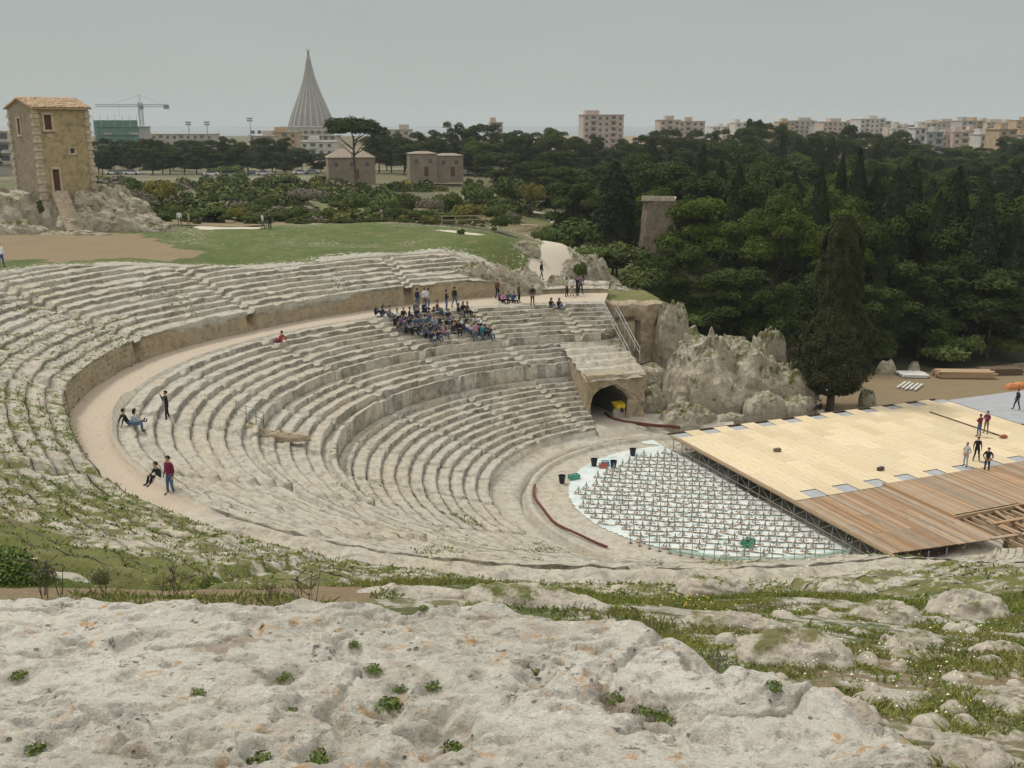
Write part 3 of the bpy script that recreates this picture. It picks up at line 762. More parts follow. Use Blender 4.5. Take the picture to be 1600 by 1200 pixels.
g = mesh_np('grass', V, F, M_GRASS, None, {'tint': np.repeat(np.clip(RNG.random(n)*.6+(cl-.5)*1.6+.48, 0, 1), 4)}); tag(g, 'short grass and herbs between the half buried stones on the right', 'grass', kind='stuff')
# tufts growing in the cracks of the seats
K = RNG.choice(len(TH), 90000); Q = TH[K]; a_, b_, ph, r = polar(Q[:, 0], Q[:, 1])
up = (r > r_wall(np.clip(ph, PH0, PH1)))
pr = fbm(Q[:, 0]*.35, Q[:, 1]*.35, 209, 4)+.20*(up & (ph > 145))+.06*(ph > 200)-.10*~up+.1*np.exp(-((ph-84)/3)**2)
near_ = (ph > 196) & (r > r_in(np.clip(ph, PH0, PH1))-3)
pr = pr-.06*near_*(r < r_top(np.clip(ph, PH0, PH1))-3)
k = (pr+RNG.normal(0, .05, len(Q)) > .66) & (np.hypot(a_-36, b_-52) > 14) & ~((r > r_in(ph)+.3) & (r < r_wall(ph)-.2)); Q = Q[k]
Q = np.repeat(Q, 5, 0)+RNG.normal(0, .09, (len(Q)*5, 3))*[1, 1, .1]
n = len(Q); V, F = blades(Q-[0, 0, .02], .04+.09*RNG.random(n)**2, .02+.03*RNG.random(n), .6)
g = mesh_np('weeds', V, F, M_GRASS, None, {'tint': np.repeat(np.clip(RNG.normal(.45, .25, n), 0, 1), 4)})
tag(g, 'low weeds and grass tufts growing in cracks between the stone seats', 'weeds', kind='stuff')
# flowers
m = MT('yellow_petals', .7); m.col((0.65, 0.50, 0.05)); M_YEL = m.m
m = MT('pale_petals', .7); m.col((0.72, 0.70, 0.55)); M_PAL = m.m
def flowers(spots, mat, lab, s=.02):
    Vs = []; Fs = []; k = 0
    for x, y, n, sp in spots:
        c = on_ground(x, y)
        for _ in range(n):
            X_ = c.x+random.gauss(0, sp); Y_ = c.y+random.gauss(0, sp*1.5); z = gz(X_, Y_)+random.uniform(.05, .2)
            w = s*random.uniform(.7, 1.3)*(.5+c.y/20); Vs += [(X_-w, Y_, z), (X_, Y_-w, z+.01), (X_+w, Y_, z), (X_, Y_+w, z+w*.6)]; Fs.append((k, k+1, k+2, k+3)); k += 4
    o = mesh_np('wild_flowers', np.array(Vs), np.array(Fs), mat); tag(o, lab, 'flowers', kind='stuff')
flowers([(1095, 958, 50, .25), (330, 905, 30, .6), (270, 935, 30, .6), (1480, 1075, 40, .5), (900, 905, 50, 1.5), (1300, 900, 60, 2), (1500, 905, 60, 2), (200, 870, 50, 2)], M_YEL, 'small yellow wild flowers scattered through the grass strip', .010)
flowers([(1400, 1100, 40, .35), (1450, 1060, 30, .35), (1230, 900, 80, 2.), (68, 878, 16, .3), (1500, 1000, 60, .8), (1250, 1020, 40, .4)], M_PAL, 'small whitish wild flowers among the stones and grass', .012)

M_LEAF = leafmat('rosette_leaves', (0.05, 0.085, 0.018), (0.15, 0.19, 0.04))
M_DRY = leafmat('dry_stems', (0.10, 0.085, 0.06), (0.22, 0.19, 0.14))
def leaf_cards(n, c, R, s0, s1, up=.4, squash=.5, seed=0):
    rg = np.random.default_rng(seed)
    d = rg.normal(0, 1, (n, 3)); d /= np.linalg.norm(d, axis=1)[:, None]
    p = d*(rg.random(n)**.4)[:, None]*np.array([R, R, R*squash]); p[:, 2] = np.abs(p[:, 2])
    nn = d+rg.normal(0, .6, (n, 3)); nn[:, 2] += up; nn /= np.linalg.norm(nn, axis=1)[:, None]
    u = np.cross(nn, rg.normal(0, 1, (n, 3))); u /= np.linalg.norm(u, axis=1)[:, None]; w = np.cross(nn, u)
    s = rg.uniform(s0, s1, n)[:, None]
    V = np.stack([p-u*s, p-w*s*.45, p+u*s, p+w*s*.45], 1)+np.array(c)
    return V.reshape(-1, 3), np.arange(n*4).reshape(-1, 4), np.repeat(rg.random(n), 4)
def plant_mesh(name, n, R, s0, s1, seed, mat=None, squash=.6):
    V, F, t = leaf_cards(n, (0, 0, 0), R, s0, s1, .5, squash, seed)
    return mesh_np(name, V, F, mat or M_LEAF, None, {'tint': t}, link=False)
pm = [plant_mesh('rosette_plant', 170, .07, .006, .017, 900+i, squash=.42) for i in range(4)]
PLTS = [(215, 1000, 1.0, 'lone dark weed in a crack of the ledge left of centre'), (310, 1085, 1.0, 'small green plant between two orange stains on the ledge'), (55, 1172, 1.2, 'weed with purple grey stems in the lower left of the ledge'), (405, 1187, 1.4, 'bright green tuft at the bottom edge below the ledge hollow'),
        (447, 1055, 1.2, 'dark green rosette growing in a pit left of the middle'), (455, 1110, 1.0, 'upright leafy sprig on bare pale rock'), (552, 1010, 1., 'small dark tuft in an upper pit of the ledge'), (582, 1049, 1.2, 'flat green rosette above the bright green one'),
        (626, 1073, 1.1, 'green rosette right next to the dead stalk tuft'), (677, 1072, 1.2, 'green rosette with a dead brown stalk'), (608, 1104, 1.7, 'large bright green leafy rosette in the middle of the ledge'), (497, 1185, 1.5, 'low spreading plant at the bottom edge of the ledge'),
        (705, 1170, 1.4, 'dark tuft at the bottom of the grey hollow'), (662, 952, .9, 'round green cushion plant at the top edge of the ledge'), (835, 1052, 1.1, 'pale green tuft beside a brown pocket of soil'), (1040, 1118, 1.6, 'grass tuft in the deep crack on the right of the ledge'),
        (965, 1092, 1.5, 'yellow green tuft in a shallow hollow of the ledge'), (1010, 1110, 1.2, 'dark leafy tuft at the left end of the deep crack'), (1320, 1180, 2.2, 'bright green clump between boulders at the lower right'), (1312, 1082, 1.4, 'green clump behind the narrow grey rock'), (1210, 1075, 1.2, 'small clump at the broken edge of the ledge'),
        (25, 1055, 1.3, 'grey green weed at the left edge of the ledge'), (1250, 1120, 1.3, 'tuft in the gap between the split boulder and the ledge')]
for i, (x, y, s, lab) in enumerate(PLTS):
    p = on_ledge(x, y) if x < 1280 else on_ground(x, y)
    o = obj('rosette_plant', pm[i % 4], None, (p.x, p.y, p.z), (0, 0, random.uniform(0, 6)), (s*.78, s*.78, s*.7))
    tag(o, lab, 'plant', 'small plants growing in the pits of the ledge')
bush0 = plant_mesh('dark_bush', 3500, 1.0, .04, .09, 950, squash=.9)
for x, y, s, lab in [(5, 905, .95, 'dark green leafy bush at the left edge of the grass strip'), (55, 908, .55, 'small bright leafy shrub beside the dark bush at left'), (330, 918, .34, 'low dark shrub on the lower edge of the grass strip'), (160, 908, .32, 'low leafy shrub right of the bush at the left edge')]:
    p = on_ground(x, y); o = obj('leafy_bush', bush0, None, p, (0, 0, x), (s, s, s)); tag(o, lab, 'bush')
# dead stalks standing on the earth bank
def stalks(seed, n=7, h=.5):
    rg = random.Random(seed); b = MB()
    for _ in range(n):
        x, y = rg.uniform(-.12, .12), rg.uniform(-.12, .12); tx, ty = x+rg.gauss(0, .1), y+rg.gauss(0, .1); hh = h*rg.uniform(.5, 1)
        b.tube((x, y, 0), (tx, ty, hh), .006, .003, 4)
        for k in range(3): z = hh*rg.uniform(.5, 1); b.tube((x+(tx-x)*z/hh, y+(ty-y)*z/hh, z), (tx+rg.gauss(0, .08), ty+rg.gauss(0, .08), z+rg.uniform(.03, .1)), .005, .008, 4)
    me = b.mesh('dead_stalks', M_DRY); return me
ds = [stalks(i) for i in range(3)]
for i, (x, y, s, lab) in enumerate([(75, 935, 1., 'dead brown stalks on the earth bank near the left edge'), (270, 930, .9, 'tuft of dead stalks on the earth bank left of centre'), (485, 950, .8, 'single dead stalk clump on the top edge of the ledge'), (160, 935, .7, 'short dead stalks on the bank between the two taller clumps'), (425, 940, .5, 'small dark stalk on the ledge rim'),
                     (1120, 1045, .38, 'dry grey stalks at the right shoulder of the ledge'), (1190, 1120, .42, 'tall dry stalks in the gap at the right end of the ledge'), (1175, 1085, .3, 'short dry stalks above the deep crack')]):
    p = on_ground(x, y) if x < 1100 else on_ledge(x, y); o = obj('dead_stalks', ds[i % 3], None, p, (0, 0, i), (s, s, s*.9)); tag(o, lab, 'dead plant')
# ================================================================== right hand rocks and the tunnel
def W_(a, b, z): x, y = ab(a, b); return (float(x), float(y), z)
AROT = math.atan2(AX[1], AX[0])
portal = empty('tunnel_portal', W_(36.4, 68.9, .75), AROT, 'rock cut arched tunnel entrance in the wall under the right end of the seats', 'tunnel')
def portal_mesh():
    n = 24; w, hh = 1.62, 2.85
    arch = [(-w+.25, 0)]+[(-w*1.02, .5)]+[(-w*math.cos(t)*(1+.07*math.sin(5*t)+.05*math.sin(11*t+1)), 1.15+(hh-1.15)*math.sin(t)*(1+.06*math.sin(7*t+2))) for t in np.linspace(.1, math.pi-.1, n)]+[(w*1.0, .5), (w-.1, 0)]
    m = len(arch); L_, R_, T_ = -2.1, 3.1, 3.9
    cum = np.linspace(0, 1, m); outer = []
    per = [(L_, 0), (L_, T_), (R_, T_-.3), (R_, 0)]; seg = [T_, R_-L_, T_]; tot = sum(seg)
    for c in cum:
        d = c*tot; i = 0
        while i < 2 and d > seg[i]: d -= seg[i]; i += 1
        f = min(d/seg[i], 1); outer.append((per[i][0]+(per[i+1][0]-per[i][0])*f, per[i][1]+(per[i+1][1]-per[i][1])*f))
    K = 8; V = []
    for k in range(K+1):
        f = k/K
        for (ax_, az), (ox, oz) in zip(arch, outer):
            x = ax_+(ox-ax_)*f; z = az+(oz-az)*f
            nn = float(fbm(np.array([x*1.3+4]), np.array([z*1.3]), 501, 4)[0]-.5)
            V.append((x+nn*.12*(k > 0), -.1+nn*.95*(k > 0)+(.25 if k == 0 else 0), z))
    off = len(V); DP = 11
    for j in range(1, 7):
        for (ax_, az) in arch: V.append((ax_*(1-.04*j)-.25*j, .2+DP*j/6, az*(1-.03*j)))
    F = [(k*m+i, k*m+i+1, (k+1)*m+i+1, (k+1)*m+i) for k in range(K) for i in range(m-1)]
    F += [(i, i+1, off+i+1, off+i) for i in range(m-1)]
    F += [(off+j*m+i, off+j*m+i+1, off+(j+1)*m+i+1, off+(j+1)*m+i) for j in range(5) for i in range(m-1)]
    F.append(tuple(off+5*m+i for i in range(m)))
    # sides and roof of the rock mass
    b0 = K*m; e = len(V)
    for (ox, oz) in outer: V.append((ox*1.02, 4.2, oz+.55+.5*float(fbm(np.array([ox*2.]), np.array([oz]), 5)[0])))
    F += [(b0+i, e+i, e+i+1, b0+i+1) for i in range(m-1)]
    return V, F
V, F = portal_mesh(); me = bpy.data.meshes.new('portal_wall'); me.from_pydata(V, [], F); me.materials.append(M_WALLROCK); me.materials.append(simple('shade_tunnel_rock', (.10, .085, .065), .9)); me.update()  # second, darker rock: the shade inside the tunnel is painted into its colour
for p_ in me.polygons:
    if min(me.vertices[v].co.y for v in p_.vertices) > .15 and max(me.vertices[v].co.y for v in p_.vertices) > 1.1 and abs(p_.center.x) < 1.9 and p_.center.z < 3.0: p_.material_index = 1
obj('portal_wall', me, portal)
nx_, ny_ = 40, 34; gx_, gy_ = np.meshgrid(np.linspace(-2.25, 3.2, nx_), np.linspace(-.25, 5.2, ny_), indexing='ij')
gz_ = 3.74+.34*np.floor(gy_/.95+.25+.12*fbm(gx_*1.2, gy_, 7))*(gy_ > .5)+.28*(fbm(gx_*1.6, gy_*1.6, 503, 5)-.4)-.35*ss(.25, -.2, gy_)
mesh_np('seat_row', np.stack([gx_, gy_+.12*(fbm(gx_*2, gy_*2, 8)-.5), gz_], -1).reshape(-1, 3), quads(nx_, ny_), M_STONE, portal, {'veg': .2+0*gx_, 'dirt': .05+0*gx_})
gx_, gy_ = np.meshgrid(np.linspace(-2.1, 4.2, 40), np.linspace(-3.4, 11, 60), indexing='ij')
mesh_np('tunnel_floor', np.stack([gx_, gy_, .02+.10*(fbm(gx_*1.5, gy_*1.5, 507, 4)-.4)-.9*ss(-1.6, -3.3, gy_)-.9*ss(3.0, 4.1, gx_)], -1).reshape(-1, 3), quads(40, 60), M_STONE, portal, {'veg': .1+0*gx_, 'dirt': .5+0*gx_})
CRAGS = [  # a, b, z, w, d, h, soft, label, veg
    (48.3, 71.0, .0, 9.8, 8.0, 5.3, 2.6, 'largest pale crag right of the theatre, quarried flat on its left side', 0),
    (52.0, 69.4, .0, 8.0, 6.0, 3.9, 2.4, 'lower crag running down from the largest one towards the tall cypress', 0),
    (47.2, 77.5, 2.5, 3.4, 3.0, 5.2, 1.7, 'pointed pale rock rising behind the largest crag', 0),
    (55.0, 73.5, 1.5, 3.4, 2.4, 3.9, 1.9, 'small twin topped rock close to the left flank of the cypress', 0),
    (42.3, 66.6, -.1, 5.0, 3.0, 1.7, 3.5, 'low flat rock slab in front of the crag, right of the tunnel', 0),
    (49.0, 65.8, -.1, 3.4, 2.6, 2.5, 4.5, 'squared block of rock at the foot of the crag beside the stage', 0),
    (52.3, 65.9, -.1, 3.4, 2.4, 1.9, 4.5, 'grey stepped block between the squared block and the cypress', 0),
    (45.6, 65.6, -.1, 3.0, 1.4, 1.2, 4.5, 'low broken steps of rock left of the squared block', 0),
    (41.2, 71.3, .0, 3.0, 2.6, 2.6, 2.6, 'dark recessed rock between the tunnel wall and the crag', 0),
    (43.0, 74.5, .2, 5.0, 3.0, 3.2, 4.0, 'brown rock ledge behind the tunnel wall', 0),
    (62.5, 72.5, .0, 3.2, 1.8, 2.2, 2.2, 'pale boulder in the yard right of the cypress', 0),
    (60.5, 66.6, .0, 1.6, 1.2, 1.3, 2.2, 'small pale boulder by the cypress trunk', 0),
]
for i, (a_, b_, z, w, d, h, soft, lab, vg) in enumerate(CRAGS):
    me = rock_mesh('crag', w, d, h, 520+i*11, M_CRAG, .95 if soft < 4 else .5, nphi=90, nr=34, flat=1.0, soft=soft, sub=.2)
    tag(obj('crag', me, None, W_(a_, b_, z), (0, 0, AROT)), lab, 'rock')
for i in range(22):
    a_ = random.uniform(39.8, 57); b_ = 67.2-.10*(a_-40)+random.uniform(-1.2, 2.6); s = random.choice([.5, .7, .9, 1.3]); z = 0. if b_ < 67 else random.uniform(.3, 2.2)
    me = rock_mesh('fallen_rock', s*1.5, s, s*.7, 800+i*3, M_CRAG, .9, nphi=26, nr=10, flat=.8, soft=random.choice([2.2, 4.0]))
    tag(obj('fallen_rock', me, None, W_(a_, b_, z), (0, 0, random.uniform(0, 6))), '%s broken rock lying %s the crag' % ('small' if s < .8 else 'larger', 'on the left foot of' if a_ < 46 else 'at the middle of the foot of' if a_ < 51 else 'on the right foot of'), 'rock', 'broken rocks at the foot of the crag')
# quarried wall with chambers and a grassy top
M_CUT = stone('cut_chamber_rock', base=(0.42, 0.345, 0.245), dark=(0.25, 0.20, 0.14), warm=(0.43, 0.33, 0.21), sc=1.6, veg=True, fine=.8)
def cut_block(w, d, h, niches, seed):
    nx, nz = 70, 40
    x = np.linspace(-w/2, w/2, nx)[:, None]; z = np.linspace(0, h, nz)[None, :]
    y = 0*x*z+(fbm(x*1.2, z*1.2+0*x, seed, 4)-.5)*.5
    for (nx0, nx1, z0, z1, dp) in niches: y = y+dp*((x > nx0) & (x < nx1) & (z > z0) & (z < z1))
    X = x+0*z; Z = z+0*x+(fbm(x*.8, 0*x+2, seed+1, 3)-.5)*1.0*(z/h)
    V = [np.stack([X, y, Z], -1).reshape(-1, 3)]; F = [quads(nx, nz)]; n = nx*nz
    veg = [0*X.ravel()]
    ny = 24; yy = np.linspace(0, d, ny)[None, :]
    zt = Z[:, -1:]+.5*(1-np.exp(-yy/.6))*1.0+(fbm(x*.7, yy*.7+0*x, seed+2, 3)-.5)*.5-1.2*ss(d*.6, d, yy)-.8*ss(w/2*.75, w/2, abs(x))
    V.append(np.stack([X[:, :1]+0*yy, y[:, -1:]*np.exp(-yy)+yy, zt], -1).reshape(-1, 3)); F.append(quads(nx, ny)+n); n += nx*ny
    veg.append((1.0*ss(.2, .9, yy+0*x)).ravel())
    for sgn, col_ in ((-1, 0), (1, -1)):
        ycol = y[col_][:, None]; zc = Z[col_][:, None]
        yy2 = np.linspace(0, 1, 16)[None, :]
        xs = (sgn*w/2+(fbm(zc*1.1, yy2*4, seed+5, 3)-.5)*.7*yy2*(1-yy2)*3+0*yy2)
        zz = zc*(1+0*yy2)
        zz = np.where(zc > h*.0, zc*(1-.45*yy2*ss(.6, 1, yy2)), zc)
        V.append(np.stack([xs+0*zz, ycol+(d-ycol)*yy2, zz], -1).reshape(-1, 3)); F.append(quads(nz, 16)+n); n += nz*16; veg.append(np.zeros(nz*16))
    V = np.concatenate(V); F = np.concatenate(F)
    return mesh_np('cut_block', V, F, M_CUT, None, {'veg': np.concatenate(veg)*.9, 'dirt': np.zeros(len(V))}, link=False)
me = cut_block(7.6, 7.5, 5.6, [(-2.2, -1.6, .6, 4.0, .9), (.3, .8, .4, 4.1, .9), (-1.5, .2, 3.9, 4.4, .6), (2.4, 3.2, 2.2, 4.3, .5), (-3.4, -2.6, .2, 1.8, .7)], 560)
tag(obj('quarried_block', me, None, W_(43.6, 78.6, 2.6), (0, 0, AROT-.12)), 'quarried rock wall with tall recesses and a grass covered top', 'rock wall')
# rocky slopes either side of the path
for i, (x, y, wpx, hpx, lab) in enumerate([(905, 445, 90, 46, 'rough rock hump right of the path above the seats'), (800, 455, 110, 42, 'rough grey rocks left of the path where people stand'), (925, 425, 60, 30, 'grey rock corner falling away towards the trees'),
        (745, 432, 90, 26, 'broken rock along the top of the last seat rows'), (815, 392, 60, 18, 'pink grey boulder beside the bend of the path'), (870, 447, 36, 24, 'small rock at the foot of the path'), (960, 455, 80, 16, 'flat rock shelf beyond the end of the walk')]):
    p = on_theatre(x, y) if y > 430 and x < 880 else on_ground(x, y); s = p.y/FPX
    me = rock_mesh('rock_hump', wpx*s, wpx*s*.55, hpx*s*.9, 600+i*9, M_CRAG, 1.1, nphi=60, nr=22)
    tag(obj('rock_hump', me, None, (p.x, p.y+wpx*s*.2, p.z-.3), (0, 0, .1)), lab, 'rock')

# ================================================================== the stage
def woodmat(name, c, grey, amp=.35):
    m = MT(name, .8).objco(); ob = m.n('ShaderNodeObjectInfo')
    k = m.noise(2.2, 6, .7, stretch=(6, .5, 4)); r = ob.outputs['Random']
    c0 = m.mix(r, c, grey); c0 = m.mix(m.rng(k, .42, .68, 0, .6), c0, tuple(q*.5 for q in c))
    v = m.n('ShaderNodeVectorMath'); v.operation = 'SCALE'; m.L(c0, v.inputs[0]); m.L(m.rng(m.math('FRACT', m.math('MULTIPLY', r, 7.31), 0), 0, 1, 1-amp, 1+amp), v.inputs['Scale'])
    m.col(v.outputs[0]); return m.m
M_PLANK = woodmat('weathered_brown_plank', (0.36, 0.22, 0.12), (0.33, 0.275, 0.205), .25)
M_PLY = woodmat('new_plywood', (0.64, 0.51, 0.32), (0.68, 0.56, 0.38), .085)
M_GREYDECK = simple('grey_felt', (0.33, 0.335, 0.34), .9, sc=1.5, amp=.12)
M_TIMBER = simple('sawn_timber', (0.40, 0.28, 0.17), .8, nz=(1, 6, 6), amp=.3)
M_STEEL = simple('scaffold_steel', (0.27, 0.27, 0.255), .5, amp=.2)
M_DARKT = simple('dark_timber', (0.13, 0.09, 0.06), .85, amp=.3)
ZS = 1.35
stage = empty('wooden_stage', W_(38, 48, 0), AROT, 'large wooden stage with new yellow plywood and older brown planks', 'stage')
def sloc(a, b, z): return (a-38, b-48, z)
b = MB(); b.box(sloc(51.3, 54.75, ZS-.06), (26.4, 14.6, .04)); b.build('felt_underlay', M_GREYDECK, stage)
b = MB(); b.box(sloc(72.6, 56.4, ZS-.05), (16., 10.6, .05)); b.build('grey_rear_deck', M_GREYDECK, stage)
sheet = MB().box((0, 0, 0), (1.236, 2.486, .022)).mesh('plywood_sheet', M_PLY)
half = MB().box((0, 0, 0), (1.236, 1.236, .022)).mesh('plywood_sheet', M_PLY)
for c in range(21):
    a_ = 38.1+.63+c*1.25; bs = 47.35 if c % 2 == 0 else 48.6
    if c > 18: bs += 0
    ends = 61.1 if c % 2 == 0 else 62.35
    bb = bs; 
    while bb+2.5 <= ends+.01:
        obj('plywood_sheet', sheet, stage, sloc(a_, bb+1.25, ZS-.0+random.uniform(0, .006)), (0, 0, random.gauss(0, .0012))); bb += 2.5
    if ends-bb > 1.2: obj('plywood_sheet', half, stage, sloc(a_, bb+.625, ZS+.002))
# brown planks, laid across, a second layer lies a step higher on the right
def plank(L, w=.235): 
    k = (round(L, 1), w)
    if k not in plank.c: plank.c[k] = MB().box((0, 0, 0), (w, L, .045)).mesh('plank', M_PLANK)
    return plank.c[k]
plank.c = {}
npl = 0
for i in range(28):
    a_ = 38.1+.12+i*.25; b0, b1 = 38.9-.25*0, 47.3; b0 = 39.0-.10*(a_-38)
    cuts = [b0, b0+random.choice([2.6, 4, 5.2]), b1] if random.random() < .75 else [b0, b1]
    for p0, p1 in zip(cuts[:-1], cuts[1:]):
        obj('plank', plank(round(p1-p0-.02, 1)), stage, sloc(a_, (p0+p1)/2, ZS-.02+random.uniform(-.008, .008)), (0, 0, random.gauss(0, .003))); npl += 1
for i in range(78):
    a_ = 45.2+i*.25
    if a_ > 64: break
    b0 = 41.6+(0 if a_ < 50 else -.3); b1 = 47.3+.0*a_
    obj('plank', plank(round(b1-b0, 1)), stage, sloc(a_, (b0+b1)/2, ZS+.16+random.uniform(-.01, .01)), (0, 0, random.gauss(0, .003))); npl += 1
for i in range(20):          # loose ones round the open joists
    obj('plank', plank(random.choice([2.0, 3.0, 4.0])), stage, sloc(45.6+random.uniform(0, 6), 37.2+random.uniform(0, 2.6), ZS+.03+i*.012), (0, 0, random.choice([0, -1.57, -1.57])+random.gauss(0, .05)))
b = MB(); b.box(sloc(45.05, 44.5, ZS+.08), (.09, 6.0, .22)); b.box(sloc(51.5, 41.45, ZS+.02), (13, .10, .26)); b.build('step_edge', M_TIMBER, stage)
for k in range(16):
    a_ = 45.6+k*.62; me = MB().box((0, 0, 0), (.09, 5.0, .2)).mesh('joist', M_TIMBER) if k == 0 else me
    obj('joist', me, stage, sloc(a_, 39.1, ZS-.14+.02*(k % 2)))
for k in range(3):
    me = MB().box((0, 0, 0), (.24, 8.2, .06)).mesh('long_board', M_PLANK)
    obj('long_board', me, stage, sloc(47.6+k*1.9, 39.6+k*.3, ZS+.03+.05*k), (0, 0, -.28+.1*k))
b = MB(); b.box(sloc(38.02, 50.4, ZS-.10), (.07, 23.4, .16)); b.build('front_beam', M_TIMBER, stage)
b = MB(); b.box(sloc(51, 62.5, ZS-.10), (26, .07, .16)); b.build('rear_beam', M_DARKT, stage)
post = MB(); post.tube((0, 0, 0), (0, 0, ZS-.12), .035, .035, 6); post.box((0, 0, .03), (.3, .3, .05)); pme = post.mesh('scaffold_post', M_STEEL)
for i in range(20):
    for a_ in (38.25, 39.4):
        obj('scaffold_post', pme, stage, sloc(a_, 39.2+i*1.2, 0))
for i in range(10): obj('scaffold_post', pme, stage, sloc(39+i*1.3, 37.9 if i > 4 else 38.6, 0))
b = MB()
for a_ in (38.25, 39.4):
    for z in (.35, 1.0): b.tube(sloc(a_, 39, z), sloc(a_, 62, z), .026, None, 5)
for i in range(19):
    b.tube(sloc(38.25, 39.2+i*1.2, .3 if i % 2 else 1.05), sloc(38.25, 40.4+i*1.2, 1.05 if i % 2 else .3), .022, None, 5)
    b.tube(sloc(38.25, 39.2+i*1.2, .95), sloc(39.4, 39.2+i*1.2, .95), .022, None, 5)
o = b.build('scaffold_braces', M_STEEL, stage)
b = MB(); b.box(sloc(40.1, 50.4, .62), (.04, 23, 1.2)); b.build('under_stage_shade_sheet', M_DARKT, stage)  # dark sheet behind the scaffold, standing in for the shade under the deck
# small marks and things left on the deck
b = MB().box((0, 0, 0), (.09, 7.4, .08)); tag(b.build('timber_batten', M_DARKT, None, loc=W_(60.4, 55.6, ZS+.06), rot=(0, 0, AROT+.02)), 'long thin dark batten lying on the yellow deck behind the workers', 'batten')
b = MB().box((0, 0, 0), (.08, 5.2, .07)); tag(b.build('timber_batten', M_DARKT, None, loc=W_(64.5, 51.5, ZS+.06), rot=(0, 0, AROT+.02)), 'second dark batten near the right edge of the deck', 'batten')
def toolbox(name, p, c, lab, rz=0):
    e_ = empty(name, p, rz, lab, 'tool'); m = simple(name+'_paint', c, .5)
    b = MB().box((0, 0, .12), (.5, .24, .2)); b.build('box', m, e_); b = MB().tube((-.15, 0, .28), (.15, 0, .28), .015); b.tube((-.15, 0, .2), (-.15, 0, .28), .012); b.tube((.15, 0, .2), (.15, 0, .28), .012); b.build('handle', M_STEEL, e_)
toolbox('tool_box', W_(46.9, 49.8, ZS+.015), (.06, .05, .05), 'small dark tool box lying alone on the yellow plywood', .6)
toolbox('tool_box', W_(60.3, 52.0, ZS+.015), (.30, .10, .06), 'reddish tool box on the deck beside the group of workers', .2)
toolbox('tool_box', W_(42.9, 55.7, ZS+.015), (.16, .12, .08), 'tiny brown tool case near the left corner of the yellow deck', .2)

# ================================================================== the orchestra: white membrane and scaffold jacks
m = MT('white_membrane', .45); k = m.noise(1.2, 5, .6); k2 = m.noise(.5, 4)
m.col(m.mix(m.rng(k2, .45, .65, 0, .6), m.mix(m.rng(k, .3, .7), (0.50, 0.54, 0.51), (0.68, 0.70, 0.67)), (0.40, 0.52, 0.47))); m.bump(m.noise(3, 5, .65), .05); M_MEMB = m.m
ps_ = np.radians(np.linspace(84, 276, 80)); ring = [(36.8+10.5*math.cos(t), 53.0+10.6*math.sin(t)) for t in ps_]
OUT = [(38.3, 66.2), (37.4, 66.0), (36.9, 64.4)]+ring+[(38.3, 41.6)]
def inside_memb(a_, b_, m_=0): return (a_ < 38.3-m_) and (math.hypot(a_-36.8, (b_-53)) < 10.55-m_ or a_ > 36.8) and 42.6+m_ < b_ < 63.5-m_
ga, gb = fill(26, 38.3, 41.5, 66.3, .14)
msk = inpoly(ga, gb, OUT); gx, gy = ab(ga, gb)
V = np.stack([gx, gy, .035+.06*(fbm(gx*.9, gy*.9, 620, 4)-.3)], -1).reshape(-1, 3); V[:, 2] = np.maximum(V[:, 2], .012)
F = quads(*ga.shape); F = F[msk.ravel()[F].all(1)]
o = mesh_np('white_membrane', V, F, M_MEMB, None, None, smooth=True); tag(o, 'white plastic membrane spread over the semicircular orchestra floor', 'plastic sheet')
M_SOLE = simple('sole_board', (0.36, 0.29, 0.22), .85, amp=.4); M_BAR = simple('pale_batten', (0.66, 0.62, 0.54), .7, amp=.15); M_GREENP = simple('green_paint_steel', (0.10, 0.26, 0.18), .5)
j = MB(); j.box((0, 0, .03), (.58, .40, .06)); sole = j.mesh('sole_board', M_SOLE)
j = MB(); j.box((0, 0, .065), (.16, .16, .012)); j.tube((0, 0, .07), (0, 0, .56), .032, .032, 6)
for t in (0, 2.09, 4.19): j.tube((.24*math.cos(t), .24*math.sin(t), .07), (0, 0, .44), .028, .022, 4)
j.tube((-.11, 0, .38), (.11, 0, .38), .016, None, 4); spindle = j.mesh('jack_spindle', M_STEEL)
j = MB(); j.box((0, 0, .11), (.80, .15, .035)); bar = j.mesh('cross_batten', M_BAR)
nj = 0
for i in range(14):
    for jx in range(22):
        a_ = 26.9+i*.87; b_ = 43.1+jx*.93+(.45 if i % 2 else 0)
        if not inside_memb(a_, b_, .5 if b_ > 50 else .3): continue
        if math.hypot(a_-36.8, b_-53) > 9.0 and b_ > 57.5 and a_ < 35.5: continue
        if b_ > 62: continue
        e_ = empty('scaffold_jack', W_(a_+random.gauss(0, .05), b_+random.gauss(0, .05), .03), -.12+random.gauss(0, .12), 'tripod scaffold jack on a brown board %s' % (('in the %s row from the left tip' % ['first','second','third','fourth','fifth','sixth','seventh','eighth','ninth','tenth','eleventh','twelfth','thirteenth','fourteenth'][i])), 'scaffold jack', 'scaffold jacks standing in rows on the white sheet')
        obj('sole_board', sole, e_); obj('jack_spindle', spindle, e_, None, (0, 0, random.uniform(0, 2)))
        obj('cross_batten', bar, e_, (.45, -.16, 0), (0, 0, random.gauss(0, .04))); nj += 1
